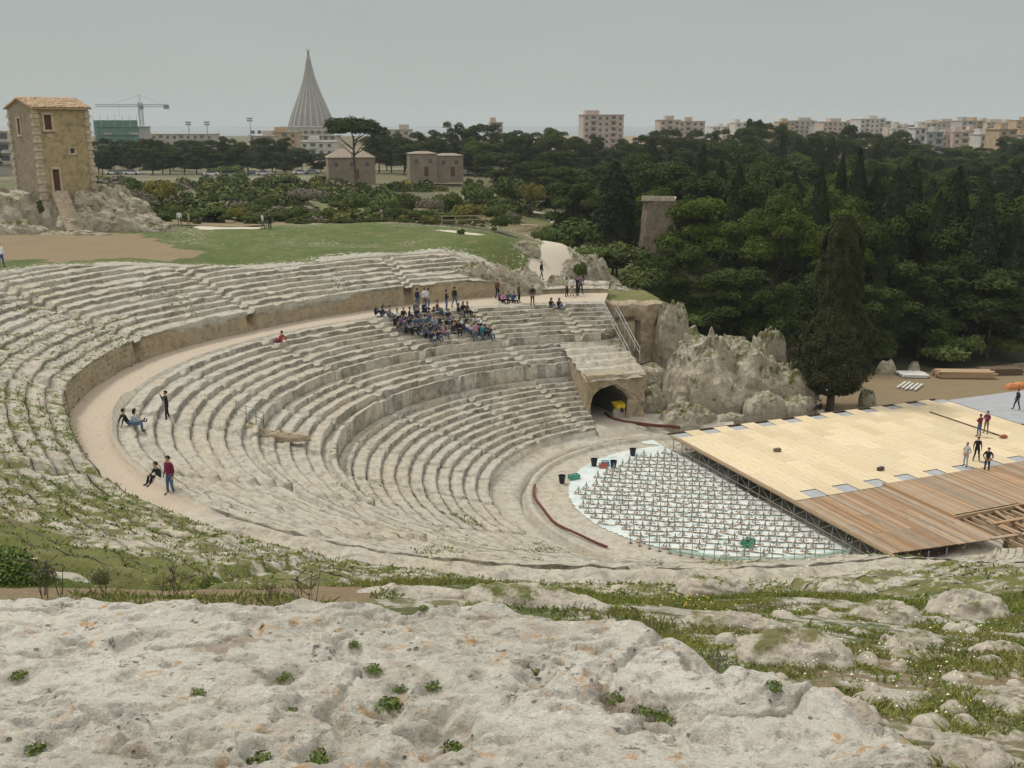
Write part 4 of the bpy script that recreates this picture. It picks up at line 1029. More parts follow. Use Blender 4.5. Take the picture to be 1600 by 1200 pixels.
# low posts and green net along the near side of the sheet
b = MB(); net = MB()
fence_ = empty('net_fence', W_(33, 43, .05), 0, 'low fence of thin posts and pale green netting along the near edge of the sheet', 'fence')
base_ = Vector(W_(33, 43, .05)); m = MT('green_net', .6); m.col((0.42, 0.60, 0.50)); M_NET = m.m; pm_ = MB(); pm_.tube((0, 0, 0), (0, 0, .95), .028, .022, 5); pm_.box((0, 0, .02), (.2, .2, .04)); fp = pm_.mesh('fence_post', M_STEEL)
prev = None
for t in np.linspace(206, 277, 22):
    q = Vector(W_(36.8+10.8*math.cos(t*D2R), 53+10.9*math.sin(t*D2R), .05))-base_
    obj('fence_post', fp, fence_, q, (random.gauss(0, .05), random.gauss(0, .05), 0))
    if prev is not None and t > 222:
        for k in range(6):
            z = .04+k*.055; net.tube(prev+Vector((0, 0, z)), q+Vector((0, 0, z-.01)), .012, None, 4)
        for k in range(12):
            c = prev.lerp(q, k/12); net.tube(c+Vector((0, 0, .02)), c+Vector((0, 0, .33)), .009, None, 4)
    prev = q
tag(net.build('netting', M_NET, fence_), kind='stuff')
M_BUCK = simple('black_plastic', (.02, .02, .022), .4)
for a_, b_, lab in [(27.6, 58.9, 'black bucket at the left tip of the white sheet'), (31.2, 61.2, 'black bucket near the far rim of the white sheet, second from the left'), (32.3, 60.3, 'black bucket beside a blue crate on the white sheet'), (34.9, 62.2, 'black bucket furthest right at the back of the white sheet')]:
    e_ = empty('bucket', W_(a_, b_, .06), 0, lab, 'bucket')
    n = 16; V = []; 
    for r, z in ((.17, 0), (.23, .45), (.25, .46), (.25, .5), (.21, .5), (.15, .03)):
        V += [(r*math.cos(2*math.pi*i/n), r*math.sin(2*math.pi*i/n), z) for i in range(n)]
    F = [(k*n+i, k*n+(i+1) % n, (k+1)*n+(i+1) % n, (k+1)*n+i) for k in range(5) for i in range(n)]+[tuple(range(n-1, -1, -1)), tuple(5*n+i for i in range(n))]
    me = bpy.data.meshes.new('pail'); me.from_pydata(V, [], F); me.materials.append(M_BUCK); obj('pail', me, e_, None, None, (1.05,)*3)
    b = MB(); pts = [(.3*math.cos(t), 0, .6+.2*math.sin(t)) for t in np.linspace(0, math.pi, 8)]
    for p, q in zip(pts[:-1], pts[1:]): b.tube(p, q, .012, None, 4)
    b.build('handle', M_STEEL, e_)
def crate(name, p, c, lab, s=(.5, .4, .3), rz=0):
    e_ = empty(name, p, rz, lab, 'crate'); m_ = simple(name+'_plastic', c, .5); b = MB(); x, y, z = s
    b.box((0, 0, .02), (x, y, .03)); b.build('bottom', m_, e_); b = MB()
    for k in range(3):
        zz = .07+k*z*.33
        b.box((0, y/2, zz), (x, .02, z*.22)); b.box((0, -y/2, zz), (x, .02, z*.22)); b.box((x/2, 0, zz), (.02, y, z*.22)); b.box((-x/2, 0, zz), (.02, y, z*.22))
    for i in (-1, 1):
        for j_ in (-1, 1): b.box((i*x/2, j_*y/2, z/2), (.05, .05, z))
    b.build('sides', m_, e_)
crate('plastic_crate', W_(32.0, 61.0, .06), (.12, .28, .42), 'small blue crate beside a black bucket on the white sheet')
crate('plastic_crate', W_(28.7, 59.3, .06), (.06, .30, .20), 'small green crate near the left tip of the white sheet', (.7, .4, .3), .5)
crate('plastic_crate', W_(31.6, 60.6, .06), (.45, .14, .10), 'small red crate between two black buckets')
crate('plastic_crate', W_(33.2, 45.2, .06), (.05, .25, .15), 'green crate at the near edge of the white sheet', (.8, .5, .35), .9)
# dark red edging strip round the ditch
m = MT('red_rubber_edging', .6); m.col((0.13, 0.038, 0.028)); M_RED = m.m
b = MB(); pr_ = None
for t in np.linspace(152, 206, 34):
    wob = .18*math.sin(t*.21)
    q = Vector(W_(36.5+(12.35+wob*.3)*math.cos(t*D2R), 53.2+(11.9+wob*.3)*math.sin(t*D2R), .18+.05*math.sin(t*.3)))
    if pr_ is not None: b.box(tuple((pr_+q)/2), ((q-pr_).length*1.05, .12, .11), math.atan2((q-pr_).y, (q-pr_).x))
    pr_ = q
tag(b.build('red_edging', M_RED, None), 'dark red edging strip curving round the left end of the orchestra', 'edging')
b = MB(); pr_ = None
for x, y in [(945, 640), (955, 648), (975, 653), (1000, 656), (1025, 659), (1048, 660), (1062, 662)]:
    q = at(x, y+6, .80)
    if pr_ is not None: b.box(tuple((pr_+q)/2), ((q-pr_).length*1.05, .18, .22), math.atan2((q-pr_).y, (q-pr_).x))
    pr_ = q
tag(b.build('red_edging', M_RED, None), 'dark red strip lying in front of the tunnel entrance', 'edging')
# barrow and block in the tunnel mouth
M_YELP = simple('yellow_paint', (0.62, 0.42, 0.02), .45)
e_ = empty('site_barrow', W_(37.5, 69.3, .55), AROT, 'yellow site barrow standing on a pale block in the tunnel mouth', 'barrow')
b = MB(); b.hexa([(-.35, -.3, .95), (-.35, -.3, 1.35), (-.25, .3, .95), (-.5, .5, 1.45), (.35, -.3, .95), (.4, -.3, 1.35), (.25, .3, .95), (.5, .5, 1.45)]); b.build('tray', M_YELP, e_)
b = MB(); b.tube((-.2, -.4, 1.0), (-.2, .8, 1.1), .025); b.tube((.2, -.4, 1.0), (.2, .8, 1.1), .025); b.build('handles', M_STEEL, e_)
b = MB(); b.tube((-.05, -.5, .95), (.05, -.5, .95), .2, .2, 14); b.build('wheel', M_BUCK, e_)
me = rock_mesh('cut_block', 1.3, .8, 1.0, 640, M_CRAG, .4, nphi=30, nr=12, soft=5); tag(obj('stone_block', me, None, W_(37.5, 69.3, .70), (0, 0, AROT)), 'pale stone block just inside the tunnel mouth', 'block')

# yard behind the stage
def pile(name, x, y, L, n, lab, mat, w=.2, t=.06, rz=0, sp=.02, layers=1, fan=0):
    p = at(x, y, .02); e_ = empty(name, p, rz, lab, name.split('_')[-1]); me = MB().box((0, 0, 0), (L, w, t)).mesh('board', mat)
    for l in range(layers):
        for i in range(n): obj('board', me, e_, (random.gauss(0, .12), (i-n/2)*(w+sp), t/2+l*(t+.004)), (0, 0, random.gauss(0, .01)+fan*(i-n/2)))
M_PALE = simple('pale_board', (0.62, 0.60, 0.55), .7)
pile('board_stack', 1424, 586, 2.4, 5, 'white boards stacked flat at the back of the yard', M_PALE, .35, .05, -.05, .02, 5)
pile('board_stack', 1505, 588, 5.2, 6, 'stack of brown timbers along the edge of the wood', M_TIMBER, .22, .12, -.05, .02, 5)
pile('board_stack', 1418, 604, 2.6, 5, 'pale beams lying side by side on the bare earth', M_PALE, .16, .14, .95, .22, 1)
pile('board_stack', 1560, 583, 4.0, 5, 'second stack of reddish timbers at the right edge of the yard', M_DARKT, .22, .14, .05, .02, 4)
me = rock_mesh('pale_rock', 2.0, 1.6, 1.3, 650, M_CRAG, .7, nphi=40, nr=14); tag(obj('pale_boulder', me, None, at(1385, 582, 0), (0, 0, 0)), 'pale boulder at the back of the yard near the white boards', 'rock')
me = rock_mesh('pale_rock', 1.3, 1.0, 1.0, 655, M_CRAG, .7, nphi=40, nr=14); tag(obj('pale_boulder', me, None, at(1428, 580, 0), (0, 0, 0)), 'smaller pale boulder behind the white boards', 'rock')
M_ORG = simple('orange_sack', (0.55, 0.22, 0.08), .8)
for i, (x, y, lab) in enumerate([(1580, 607, 'orange sack at the left of the small heap at the right edge'), (1592, 605, 'orange sack on the right of the small heap at the right edge')]):
    me = rock_mesh('sack', 1.3, .9, .5, 660+i, M_ORG, .3, nphi=20, nr=8, soft=3); tag(obj('orange_sack', me, None, at(x, y, 0)), lab, 'sack')
# handrail down the right edge of the seats, and the other rails
def rail(pts, lab, h=.95, mat=None, n=2, rails=(.95, .5), pr=.03):
    pts = [Vector(p) for p in pts]; e_ = empty('handrail', pts[0], 0, lab, 'handrail'); mat = mat or M_STEEL
    pm_ = MB().tube((0, 0, -.1), (0, 0, h), pr, None, 6).mesh('post', mat)
    for p in pts: obj('post', pm_, e_, p-pts[0])
    for z in rails:
        b = MB()
        for p, q in zip(pts[:-1], pts[1:]): b.tube(p-pts[0]+Vector((0, 0, z)), q-pts[0]+Vector((0, 0, z)), pr*.9, None, 6)
        b.build('rail', mat, e_)
M_LSTEEL = simple('light_galvanised', (0.42, 0.43, 0.43), .45)
def interp_pts(a, b, n): return [Vector(a).lerp(Vector(b), i/(n-1)) for i in range(n)]
A_ = on_theatre(945, 492); B_ = on_theatre(995, 562)
rail(interp_pts(A_, B_, 6), 'galvanised handrail down the steps at the right end of the seats', mat=M_LSTEEL)
rail(interp_pts(A_+Vector((.9, 0, .1)), B_+Vector((.9, 0, .1)), 6), 'second galvanised handrail beside the first at the right end of the seats', mat=M_LSTEEL)
q = [on_theatre(x, y) for x, y in [(372, 652), (385, 658), (400, 663), (412, 668)]]
rail(q, 'short dark handrail over the sunken trench in the left part of the seats', mat=M_STEEL)
m = MT('wood_rail', .8); m.col((0.36, 0.26, 0.16)); M_WR = m.m
q = [on_ground(x, y) for x, y in [(690, 352), (712, 352), (735, 351), (758, 351), (780, 352), (803, 354), (822, 358), (842, 362), (860, 367)]]
rail(q, 'brown wooden railing behind the path at the top of the grassy slope', 1.1, M_WR, rails=(1.1, .6), pr=.06)
q = [on_ground(x, y) for x, y in [(700, 346), (726, 345), (752, 344), (778, 344), (800, 346), (822, 350)]]
rail(q, 'farther wooden railing parallel to the path railing', 1.1, M_WR, rails=(1.1, .6), pr=.06)
b = MB(); p0, p1 = on_ground(700, 350), on_ground(842, 356)
for i in range(40):
    c = p0.lerp(p1, i/39); b.box((c.x, c.y+.2, c.z+.35), (.24, 1.6, .05))
tag(b.build('boardwalk', M_WR, None), 'narrow wooden boardwalk between the two railings', 'boardwalk')
q = [on_ground(x, y) for x, y in [(790, 292), (810, 300), (830, 308), (850, 318), (868, 328)]]
rail(q, 'white railing beside the sloping road below the trees', 1.3, M_LSTEEL, rails=(1.3, .7), pr=.07)
# trench with a beam in the left part of the seats
c = on_theatre(420, 680); me = rock_mesh('beam', 4.6, .9, .40, 690, M_WALLROCK, .5, nphi=40, nr=14, soft=4)
tag(obj('fallen_block', me, None, c+Vector((0, 0, -.1)), (0, 0, -.12)), 'long brown fallen block beside the short dark handrail', 'block')
c = on_theatre(385, 672); me = rock_mesh('beam', 2.2, .8, .5, 691, M_WALLROCK, .5, nphi=30, nr=12, soft=4)
tag(obj('fallen_block', me, None, c+Vector((0, 0, -.05)), (0, 0, -.2)), 'shorter brown block at the left end of the trench', 'block')
# ================================================================== trees
def crown_np(kind, seed, n, s0, s1):
    rg = np.random.default_rng(seed)
    def lobes(L):
        w = np.array([l[3]**1.8 for l in L]); w /= w.sum(); k = rg.choice(len(L), n, p=w)
        c = np.array([l[:3] for l in L])[k]; R = np.array([l[3] for l in L])[k]; q = np.array([l[4] for l in L])[k]
        d = rg.normal(0, 1, (n, 3)); d /= np.linalg.norm(d, axis=1)[:, None]
        d[:, 2] = np.where(d[:, 2] < -.25, -d[:, 2], d[:, 2])
        rad = R*(.55+.5*rg.random(n)**.6)*(.8+.4*vn(d[:, 0]*3+k, d[:, 1]*3+d[:, 2]*2, seed))
        return c+d*rad[:, None]*np.stack([np.ones(n), np.ones(n), q], 1), d, k
    if kind == 'pine':
        L = []
        for _ in range(22):
            t = rg.uniform(0, 6.28); r = 1.0*math.sqrt(rg.random())*.74; h = rg.uniform(-.45, .62)*(1-r*.5)
            L.append((r*math.cos(t), r*math.sin(t), h, rg.uniform(.22, .38), .72))
        L.append((0, 0, .45, .4, .7)); p, d, k = lobes(L)
    elif kind == 'umbrella':
        L = []
        for _ in range(24):
            t = rg.uniform(0, 6.28); r = math.sqrt(rg.random())*.8; L.append((r*math.cos(t), r*math.sin(t), .26*(1-r*r)-.15*rg.random(), rg.uniform(.22, .34), .6))
        p, d, k = lobes(L)
    elif kind == 'cypress':
        u = rg.random(n)**.8; t = rg.uniform(0, 6.28, n); prof = np.interp(u, [0, .08, .3, .6, .85, 1], [.55, .85, 1, .86, .5, .05])
        fl = 1+.35*(vn(t*2.2, u*9+3, seed)-.5)+.25*(vn(t*5, u*26, seed+1)-.5)
        r = prof*fl*(.62+.38*rg.random(n)**.5)
        p = np.stack([r*np.cos(t), r*np.sin(t), u*2-1], 1); d = np.stack([np.cos(t), np.sin(t), .35+0*t], 1); k = (u*12).astype(int)
    elif kind == 'bigcypress':
        u = rg.random(n)**.85; t = rg.uniform(0, 6.28, n); prof = np.interp(u, [0, .05, .12, .25, .38, .5, .7, .9, 1], [.45, .78, .98, 1, .86, .64, .55, .48, .20])
        fl = 1+.42*(vn(t*1.8, u*8+3, seed)-.5)+.35*(vn(t*4.5, u*22, seed+1)-.5)
        r = prof*fl*(.6+.4*rg.random(n)**.5)
        p = np.stack([r*np.cos(t), r*np.sin(t), u*2-1], 1); d = np.stack([np.cos(t), np.sin(t), .35+0*t], 1); k = (u*14+t).astype(int)
    elif kind == 'bush':
        L = []
        for _ in range(12):
            t = rg.uniform(0, 6.28); r = math.sqrt(rg.random())*.62; L.append((r*math.cos(t), r*math.sin(t), rg.uniform(-.3, .4)*(1-r), rg.uniform(.26, .45), .85))
        p, d, k = lobes(L)
    elif kind == 'bpine':
        L = []
        for _ in range(30):
            t = rg.uniform(0, 6.28); h = rg.uniform(-.8, .72); r = math.sqrt(rg.random())*.72*math.sqrt(max(.05, 1-abs(h)**2.2)); L.append((r*math.cos(t), r*math.sin(t), h, rg.uniform(.22, .36), .7))
        p, d, k = lobes(L)
    nn = d+rg.normal(0, .55, (n, 3)); nn[:, 2] += .25; nn /= np.linalg.norm(nn, axis=1)[:, None]
    u_ = np.cross(nn, rg.normal(0, 1, (n, 3))); u_ /= np.linalg.norm(u_, axis=1)[:, None]; w_ = np.cross(nn, u_)
    s = rg.uniform(s0, s1, n)[:, None]
    tint = np.clip(.15+.5*vn(p[:, 0]*3+seed, p[:, 1]*3+p[:, 2]*3, seed+4)+.35*_h(k, k*0+seed, 3)+rg.normal(0, .12, n), 0, 1)
    return p, u_*s, w_*s*.55, tint
def crown_mesh(kind, seed, n, s0, s1, mat, dims):
    """dims = half widths and half height in metres; leaf sizes in metres"""
    p, u, w, t = crown_np(kind, seed, n, s0, s1); p = p*np.array(dims)
    V = np.stack([p-u, p-w, p+u, p+w], 1).reshape(-1, 3); V[:, 2] += dims[2]
    return mesh_np('crown', V, np.arange(n*4).reshape(-1, 4), mat, None, {'tint': np.repeat(t, 4)}, link=False)
def treemat(name, c1, c2, warm):
    m = MT(name, .8); t = m.attr('tint'); r = m.n('ShaderNodeObjectInfo').outputs['Random']
    c = m.mix(t, c1, c2); c = m.mix(m.math('MULTIPLY', r, .45), c, warm); m.col(c); m.b.inputs['Specular IOR Level'].default_value = .08; return m.m
M_PINE = treemat('pine_needles', (0.012, 0.024, 0.005), (0.058, 0.080, 0.016), (0.050, 0.058, 0.016))
M_LPINE = treemat('light_pine_needles', (0.020, 0.036, 0.006), (0.105, 0.135, 0.020), (0.075, 0.09, 0.018))
M_CYP = treemat('cypress_foliage', (0.012, 0.022, 0.009), (0.042, 0.056, 0.021), (0.032, 0.036, 0.016))
M_RCYP = treemat('rusty_cypress_foliage', (0.012, 0.020, 0.007), (0.044, 0.052, 0.018), (0.048, 0.040, 0.016))
M_BUSH = treemat('bush_leaves', (0.030, 0.052, 0.014), (0.12, 0.155, 0.040), (0.09, 0.09, 0.03))
M_OLIVE = treemat('olive_yellow_leaves', (0.085, 0.090, 0.018), (0.22, 0.215, 0.05), (0.19, 0.15, 0.05))
M_GREYB = treemat('bare_twigs', (0.13, 0.115, 0.085), (0.24, 0.21, 0.16), (0.19, 0.165, 0.12))
M_BARK = simple('bark', (0.13, 0.095, 0.065), .9, amp=.3)
PR = {}
for i in range(5): PR['pine', i] = crown_mesh('pine', 700+i, 13000, .12, .28, M_PINE, (5.5, 5.5, 5.2))
for i in range(5): PR['bpine', i] = crown_mesh('bpine', 780+i, 17000, .11, .27, M_PINE, (5.5, 5.5, 6.8))
for i in range(3): PR['lpine', i] = crown_mesh('pine', 720+i, 26000, .08, .20, M_LPINE, (5.5, 5.5, 6.2))
for i in range(3): PR['cyp', i] = crown_mesh('cypress', 730+i, 13000, .09, .22, M_CYP, (1.7, 1.7, 7.5))
PR['bcyp', 0] = crown_mesh('bigcypress', 740, 60000, .07, .17, M_RCYP, (3.5, 3.4, 7.6))
PR['umb', 0] = crown_mesh('umbrella', 745, 14000, .15, .35, M_PINE, (7.2, 7.2, 8.5))
for i in range(4): PR['bush', i] = crown_mesh('bush', 750+i, 3800, .07, .17, M_BUSH, (2, 2, 1.5))
for i in range(2): PR['olive', i] = crown_mesh('bush', 760+i, 3800, .07, .15, M_OLIVE, (2, 2, 1.5))
for i in range(2): PR['bare', i] = crown_mesh('bush', 770+i, 2600, .03, .12, M_GREYB, (2, 2, 1.7))
def trunk_mesh(h, r, limbs, seed, spread=1.):
    rg = random.Random(seed); b = MB(); x = y = 0; pts = [(0, 0, -.4)]; n = 5
    for k in range(1, n+1): x += rg.gauss(0, .05*h/8); y += rg.gauss(0, .05*h/8); pts.append((x, y, h*k/n))
    for k in range(n): b.tube(pts[k], pts[k+1], r*(1-.6*k/n), r*(1-.6*(k+1)/n), 8)
    for _ in range(limbs):
        k = rg.uniform(.5, .95); z = h*k; t = rg.uniform(0, 6.28); L = spread*rg.uniform(.6, 1)
        p = Vector((x*k, y*k, z)); q = p+Vector((math.cos(t)*L, math.sin(t)*L, L*rg.uniform(.5, .9))); b.tube(p, q, r*.4, r*.18, 6)
        q2 = q+Vector((math.cos(t+.4)*L*.6, math.sin(t+.4)*L*.6, L*.5)); b.tube(q, q2, r*.18, r*.08, 5)
    return b.mesh('trunk', M_BARK)
TR = {'pine': trunk_mesh(9, .30, 7, 1, 2.5), 'lpine': trunk_mesh(7, .35, 8, 2, 2.5), 'cyp': trunk_mesh(6, .22, 3, 3, .7), 'bcyp': trunk_mesh(12, .36, 10, 4, 1.5), 'umb': trunk_mesh(12, .42, 11, 5, 3.6),
      'bush': trunk_mesh(1.4, .10, 6, 6, .9), 'olive': trunk_mesh(1.4, .12, 6, 7, .9), 'bare': trunk_mesh(1.8, .11, 12, 8, 1.1)}
# total design heights and crown start
DH = {'pine': (16, 5.6), 'lpine': (17, 4.6), 'cyp': (16, 1.0), 'bcyp': (16.8, 1.6), 'umb': (17, 4.4), 'bush': (2.9, -.3), 'olive': (2.9, -.3), 'bare': (3.2, -.1), 'bpine': (15.2, 1.4)}
TR['bpine'] = TR['pine']
NAMES = {'bpine': 'pine_tree', 'pine': 'pine_tree', 'lpine': 'pine_tree', 'cyp': 'cypress_tree', 'bcyp': 'cypress_tree', 'umb': 'umbrella_pine', 'bush': 'bush', 'olive': 'bush', 'bare': 'bare_shrub'}
CATS = {'bpine': 'tree', 'pine': 'tree', 'lpine': 'tree', 'cyp': 'tree', 'bcyp': 'tree', 'umb': 'tree', 'bush': 'bush', 'olive': 'bush', 'bare': 'bush'}
ntree = [0]
def tree(kind, p, H, wid=None, lab=None, group=None, trunk=True):
    """H total height, wid crown width in metres"""
    h0, cs = DH[kind]; keys = [k for k in PR if k[0] == kind]; me = PR[keys[ntree[0] % len(keys)]]; ntree[0] += 1
    w0 = {'pine': 11, 'bpine': 11, 'lpine': 11, 'cyp': 3.5, 'bcyp': 7, 'umb': 14.5, 'bush': 4, 'olive': 4, 'bare': 4}[kind]
    e_ = empty(NAMES[kind], p, random.uniform(0, 6.28), lab, CATS[kind], group)
    sz = H/h0; sx = (wid/w0) if wid else sz*random.uniform(.9, 1.15)
    obj('crown', me, e_, (0, 0, cs*sz), None, (sx, sx*random.uniform(.92, 1.08), sz))
    if kind in ('bush', 'olive') and H < 5.5: trunk = False
    if trunk: obj('trunk', TR[kind], e_, None, None, (sz, sz, sz))
    return e_
def tree_px(kind, x, ytop, wpx, D, lab=None, group=None, z=None):
    """a tree D metres ahead whose top shows at photo row ytop"""
    X = (x-800)/FPX*D*1.0; t = at_d(x, ytop, D); g = gz(t.x, D) if z is None else z
    return tree(kind, (t.x, D, g), max(t.z-g, 1.0), wpx/FPX*D, lab, group)
tree('bcyp', at(1297, 640, .0), at_d(1290, 338, at(1297, 640, 0).y).z, 6.6, 'tall rusty brown cypress with a bare trunk foot standing beside the stage')
FRONT = [('lpine', 1105, 288, 175, 112, 'broad bright green pine left of the tall cypress'), ('lpine', 1225, 280, 150, 108, 'bright green pine directly behind the left shoulder of the tall cypress'), ('lpine', 1330, 312, 120, 106, 'bright green pine right of the top of the tall cypress'),
    ('cyp', 1285, 262, 46, 111, 'dark pointed cypress above the tall rusty cypress'), ('cyp', 1345, 232, 40, 124, 'very dark slim cypress rising behind the right bright pine'), ('cyp', 1318, 240, 30, 128, 'thin dark cypress left of the very dark slim one'),
    ('bpine', 1065, 372, 110, 104, 'dark pine over the edge of the crag, low on the left of the bright pine'), ('bpine', 1150, 400, 150, 100, 'dark low pine crown behind the largest crag'), ('bpine', 1215, 430, 120, 97, 'deep green pine crown between crag and cypress'),
    ('bpine', 1380, 330, 130, 106, 'dark pine right of the tall cypress'), ('bpine', 1440, 290, 150, 112, 'dark dense pine above the pale boards of the yard'), ('cyp', 1405, 262, 50, 108, 'dark cypress in the right hand wood, first from the left behind the yard'),
    ('cyp', 1430, 250, 60, 112, 'dark cypress in the right hand wood, second behind the yard'), ('cyp', 1500, 262, 60, 110, 'dark cypress behind the brown timber stack'), ('cyp', 1545, 285, 60, 106, 'dark cypress near the right edge behind the timbers'),
    ('bpine', 1500, 330, 160, 108, 'wide dark pine behind the brown timber stack'), ('bpine', 1570, 300, 170, 108, 'dark pine at the right edge above the yard'), ('bpine', 1620, 250, 190, 116, 'large dark pine cut by the right edge of the picture'),
    ('cyp', 1378, 400, 36, 103, 'short dark cypress just right of the tall rusty one'), ('bpine', 1450, 400, 150, 103, 'low dark pine filling the wood edge behind the boards'), ('bpine', 1560, 410, 170, 103, 'low dark pine filling the wood edge at the right'), ('bpine', 1360, 430, 130, 101, 'low dark pine right behind the rusty cypress'),
    ('cyp', 1470, 300, 44, 107, 'dark cypress between two dense pines in the right wood'), ('cyp', 1590, 330, 50, 105, 'dark cypress at the far right edge of the wood'), ('bpine', 1290, 400, 160, 101, 'dark pine hidden behind the body of the rusty cypress'),
    ('cyp', 962, 252, 72, 128, 'big dark broad cypress beside the stone bastion'), ('cyp', 1100, 225, 26, 150, 'slim dark cypress in the wood above the bastion, left one'), ('cyp', 1128, 250, 34, 150, 'slim dark cypress in the wood above the bastion, right one'),
    ('bush', 905, 315, 120, 117, 'rounded green tree left of the bastion below the broad cypress'), ('bush', 965, 355, 110, 113, 'rounded green tree in front of the bastion foot'), ('bush', 1000, 395, 90, 110, 'dark green round tree under the bastion'), ('bush', 925, 372, 90, 110, 'green tree sloping down beside the rocky path edge'),
    ('bpine', 1052, 345, 56, 121, 'dark small tree covering the right flank of the bastion'), ('bush', 1018, 372, 60, 119, 'dark bush before the foot of the bastion'), ('bush', 870, 335, 60, 120, 'green bush beside the end of the path railing'), ('bpine', 1040, 330, 60, 125, 'green pine hiding the right part of the bastion'), ('bpine', 1040, 240, 130, 150, 'green pine over the top of the bastion'),
    ('lpine', 1010, 255, 90, 165, 'mid green pine behind the broad cypress'), ('lpine', 1475, 268, 46, 116, 'small lighter tree crown standing out in the dark wood')]
for k, x, y, w, D, lab in FRONT: tree_px(k, x, y, w, D, lab)
# the wood behind
def sky_y(x): return np.interp(x, [560, 600, 640, 660, 690, 760, 800, 880, 900, 960, 1000, 1040, 1100, 1170, 1190, 1230, 1260, 1300, 1330, 1380, 1440, 1480, 1540, 1600], [200, 212, 220, 198, 193, 194, 198, 202, 212, 215, 200, 198, 196, 186, 184, 202, 196, 200, 192, 202, 212, 222, 220, 208])
for D, dx, kx0 in ((330, 30, 575), (285, 34, 640), (240, 40, 770), (205, 46, 830), (178, 52, 860), (155, 60, 890), (137, 66, 1030), (124, 74, 1150)):
    x = kx0+random.uniform(0, 15)
    while x < 1640:
        base_y = float(sky_y(x)); f_ = (330-D)/(330-124); y = base_y+f_**1.15*78+random.uniform(-9, 9)
        kind = 'cyp' if (random.random() < (.34 if x > 1230 and D < 215 else .16) and D < 260) else ('lpine' if random.random() < .12 else 'bpine')
        w = random.uniform(.85, 1.35)*11/D*FPX*.95
        if kind == 'cyp': w = 4.2/D*FPX; y -= 8
        tree_px(kind, x, y, w, D, '%s pine crown %s of the wood' % ('lighter green' if kind == 'lpine' else 'dark green', ('in the back row' if D > 280 else 'in the middle' if D > 170 else 'in the front part')+(' at the left end' if x < 850 else ' above the stage' if x > 1200 else ' above the seats')) if kind != 'cyp' else 'dark pointed cypress inside the wood %s' % (('in its far rows' if D > 190 else 'in its nearer rows')+(' above the stage' if x > 1200 else ' above the seats')), 'pines of the dense wood' if kind != 'cyp' else 'cypresses inside the dense wood')
        x += dx*random.uniform(.7, 1.25)*(.6 if kind == 'cyp' else 1)
for x, y in ((1172, 178), (1188, 180)): tree_px('pine', x, y, 24, 345, 'small crown standing above the skyline over the wood', 'two small crowns on the skyline')
tree_px('umb', 553, 176, 98, 225, 'tall umbrella pine with a forked trunk standing before the small stone house')
for i, x in enumerate(list(range(155, 435, 21))):
    tree_px('bpine', x+random.uniform(-5, 5), random.uniform(222, 236), random.uniform(36, 56), 296+random.uniform(-6, 10), 'dark green pine in the front row of the belt by the car park', 'pines of the belt behind the car park')
for i, x in enumerate(list(range(150, 440, 17))):
    tree_px('bpine', x+random.uniform(-5, 5), random.uniform(207, 224), random.uniform(36, 54), 315+random.uniform(-15, 25), 'dark green pine in the belt behind the car park', 'pines of the belt behind the car park')
for i, (x, y, w) in enumerate([(445, 236, 40), (470, 228, 50), (500, 236, 46), (520, 232, 40), (590, 198, 50), (610, 205, 44), (630, 210, 40), (745, 252, 60), (690, 225, 60), (730, 228, 60), (655, 222, 40), (5, 224, 40), (-25, 224, 50)]):
    tree_px('bpine', x, y, w*1.2, 290+(i % 3)*8, 'dark bushy pine near the two stone houses', 'bushy pines round the stone houses')
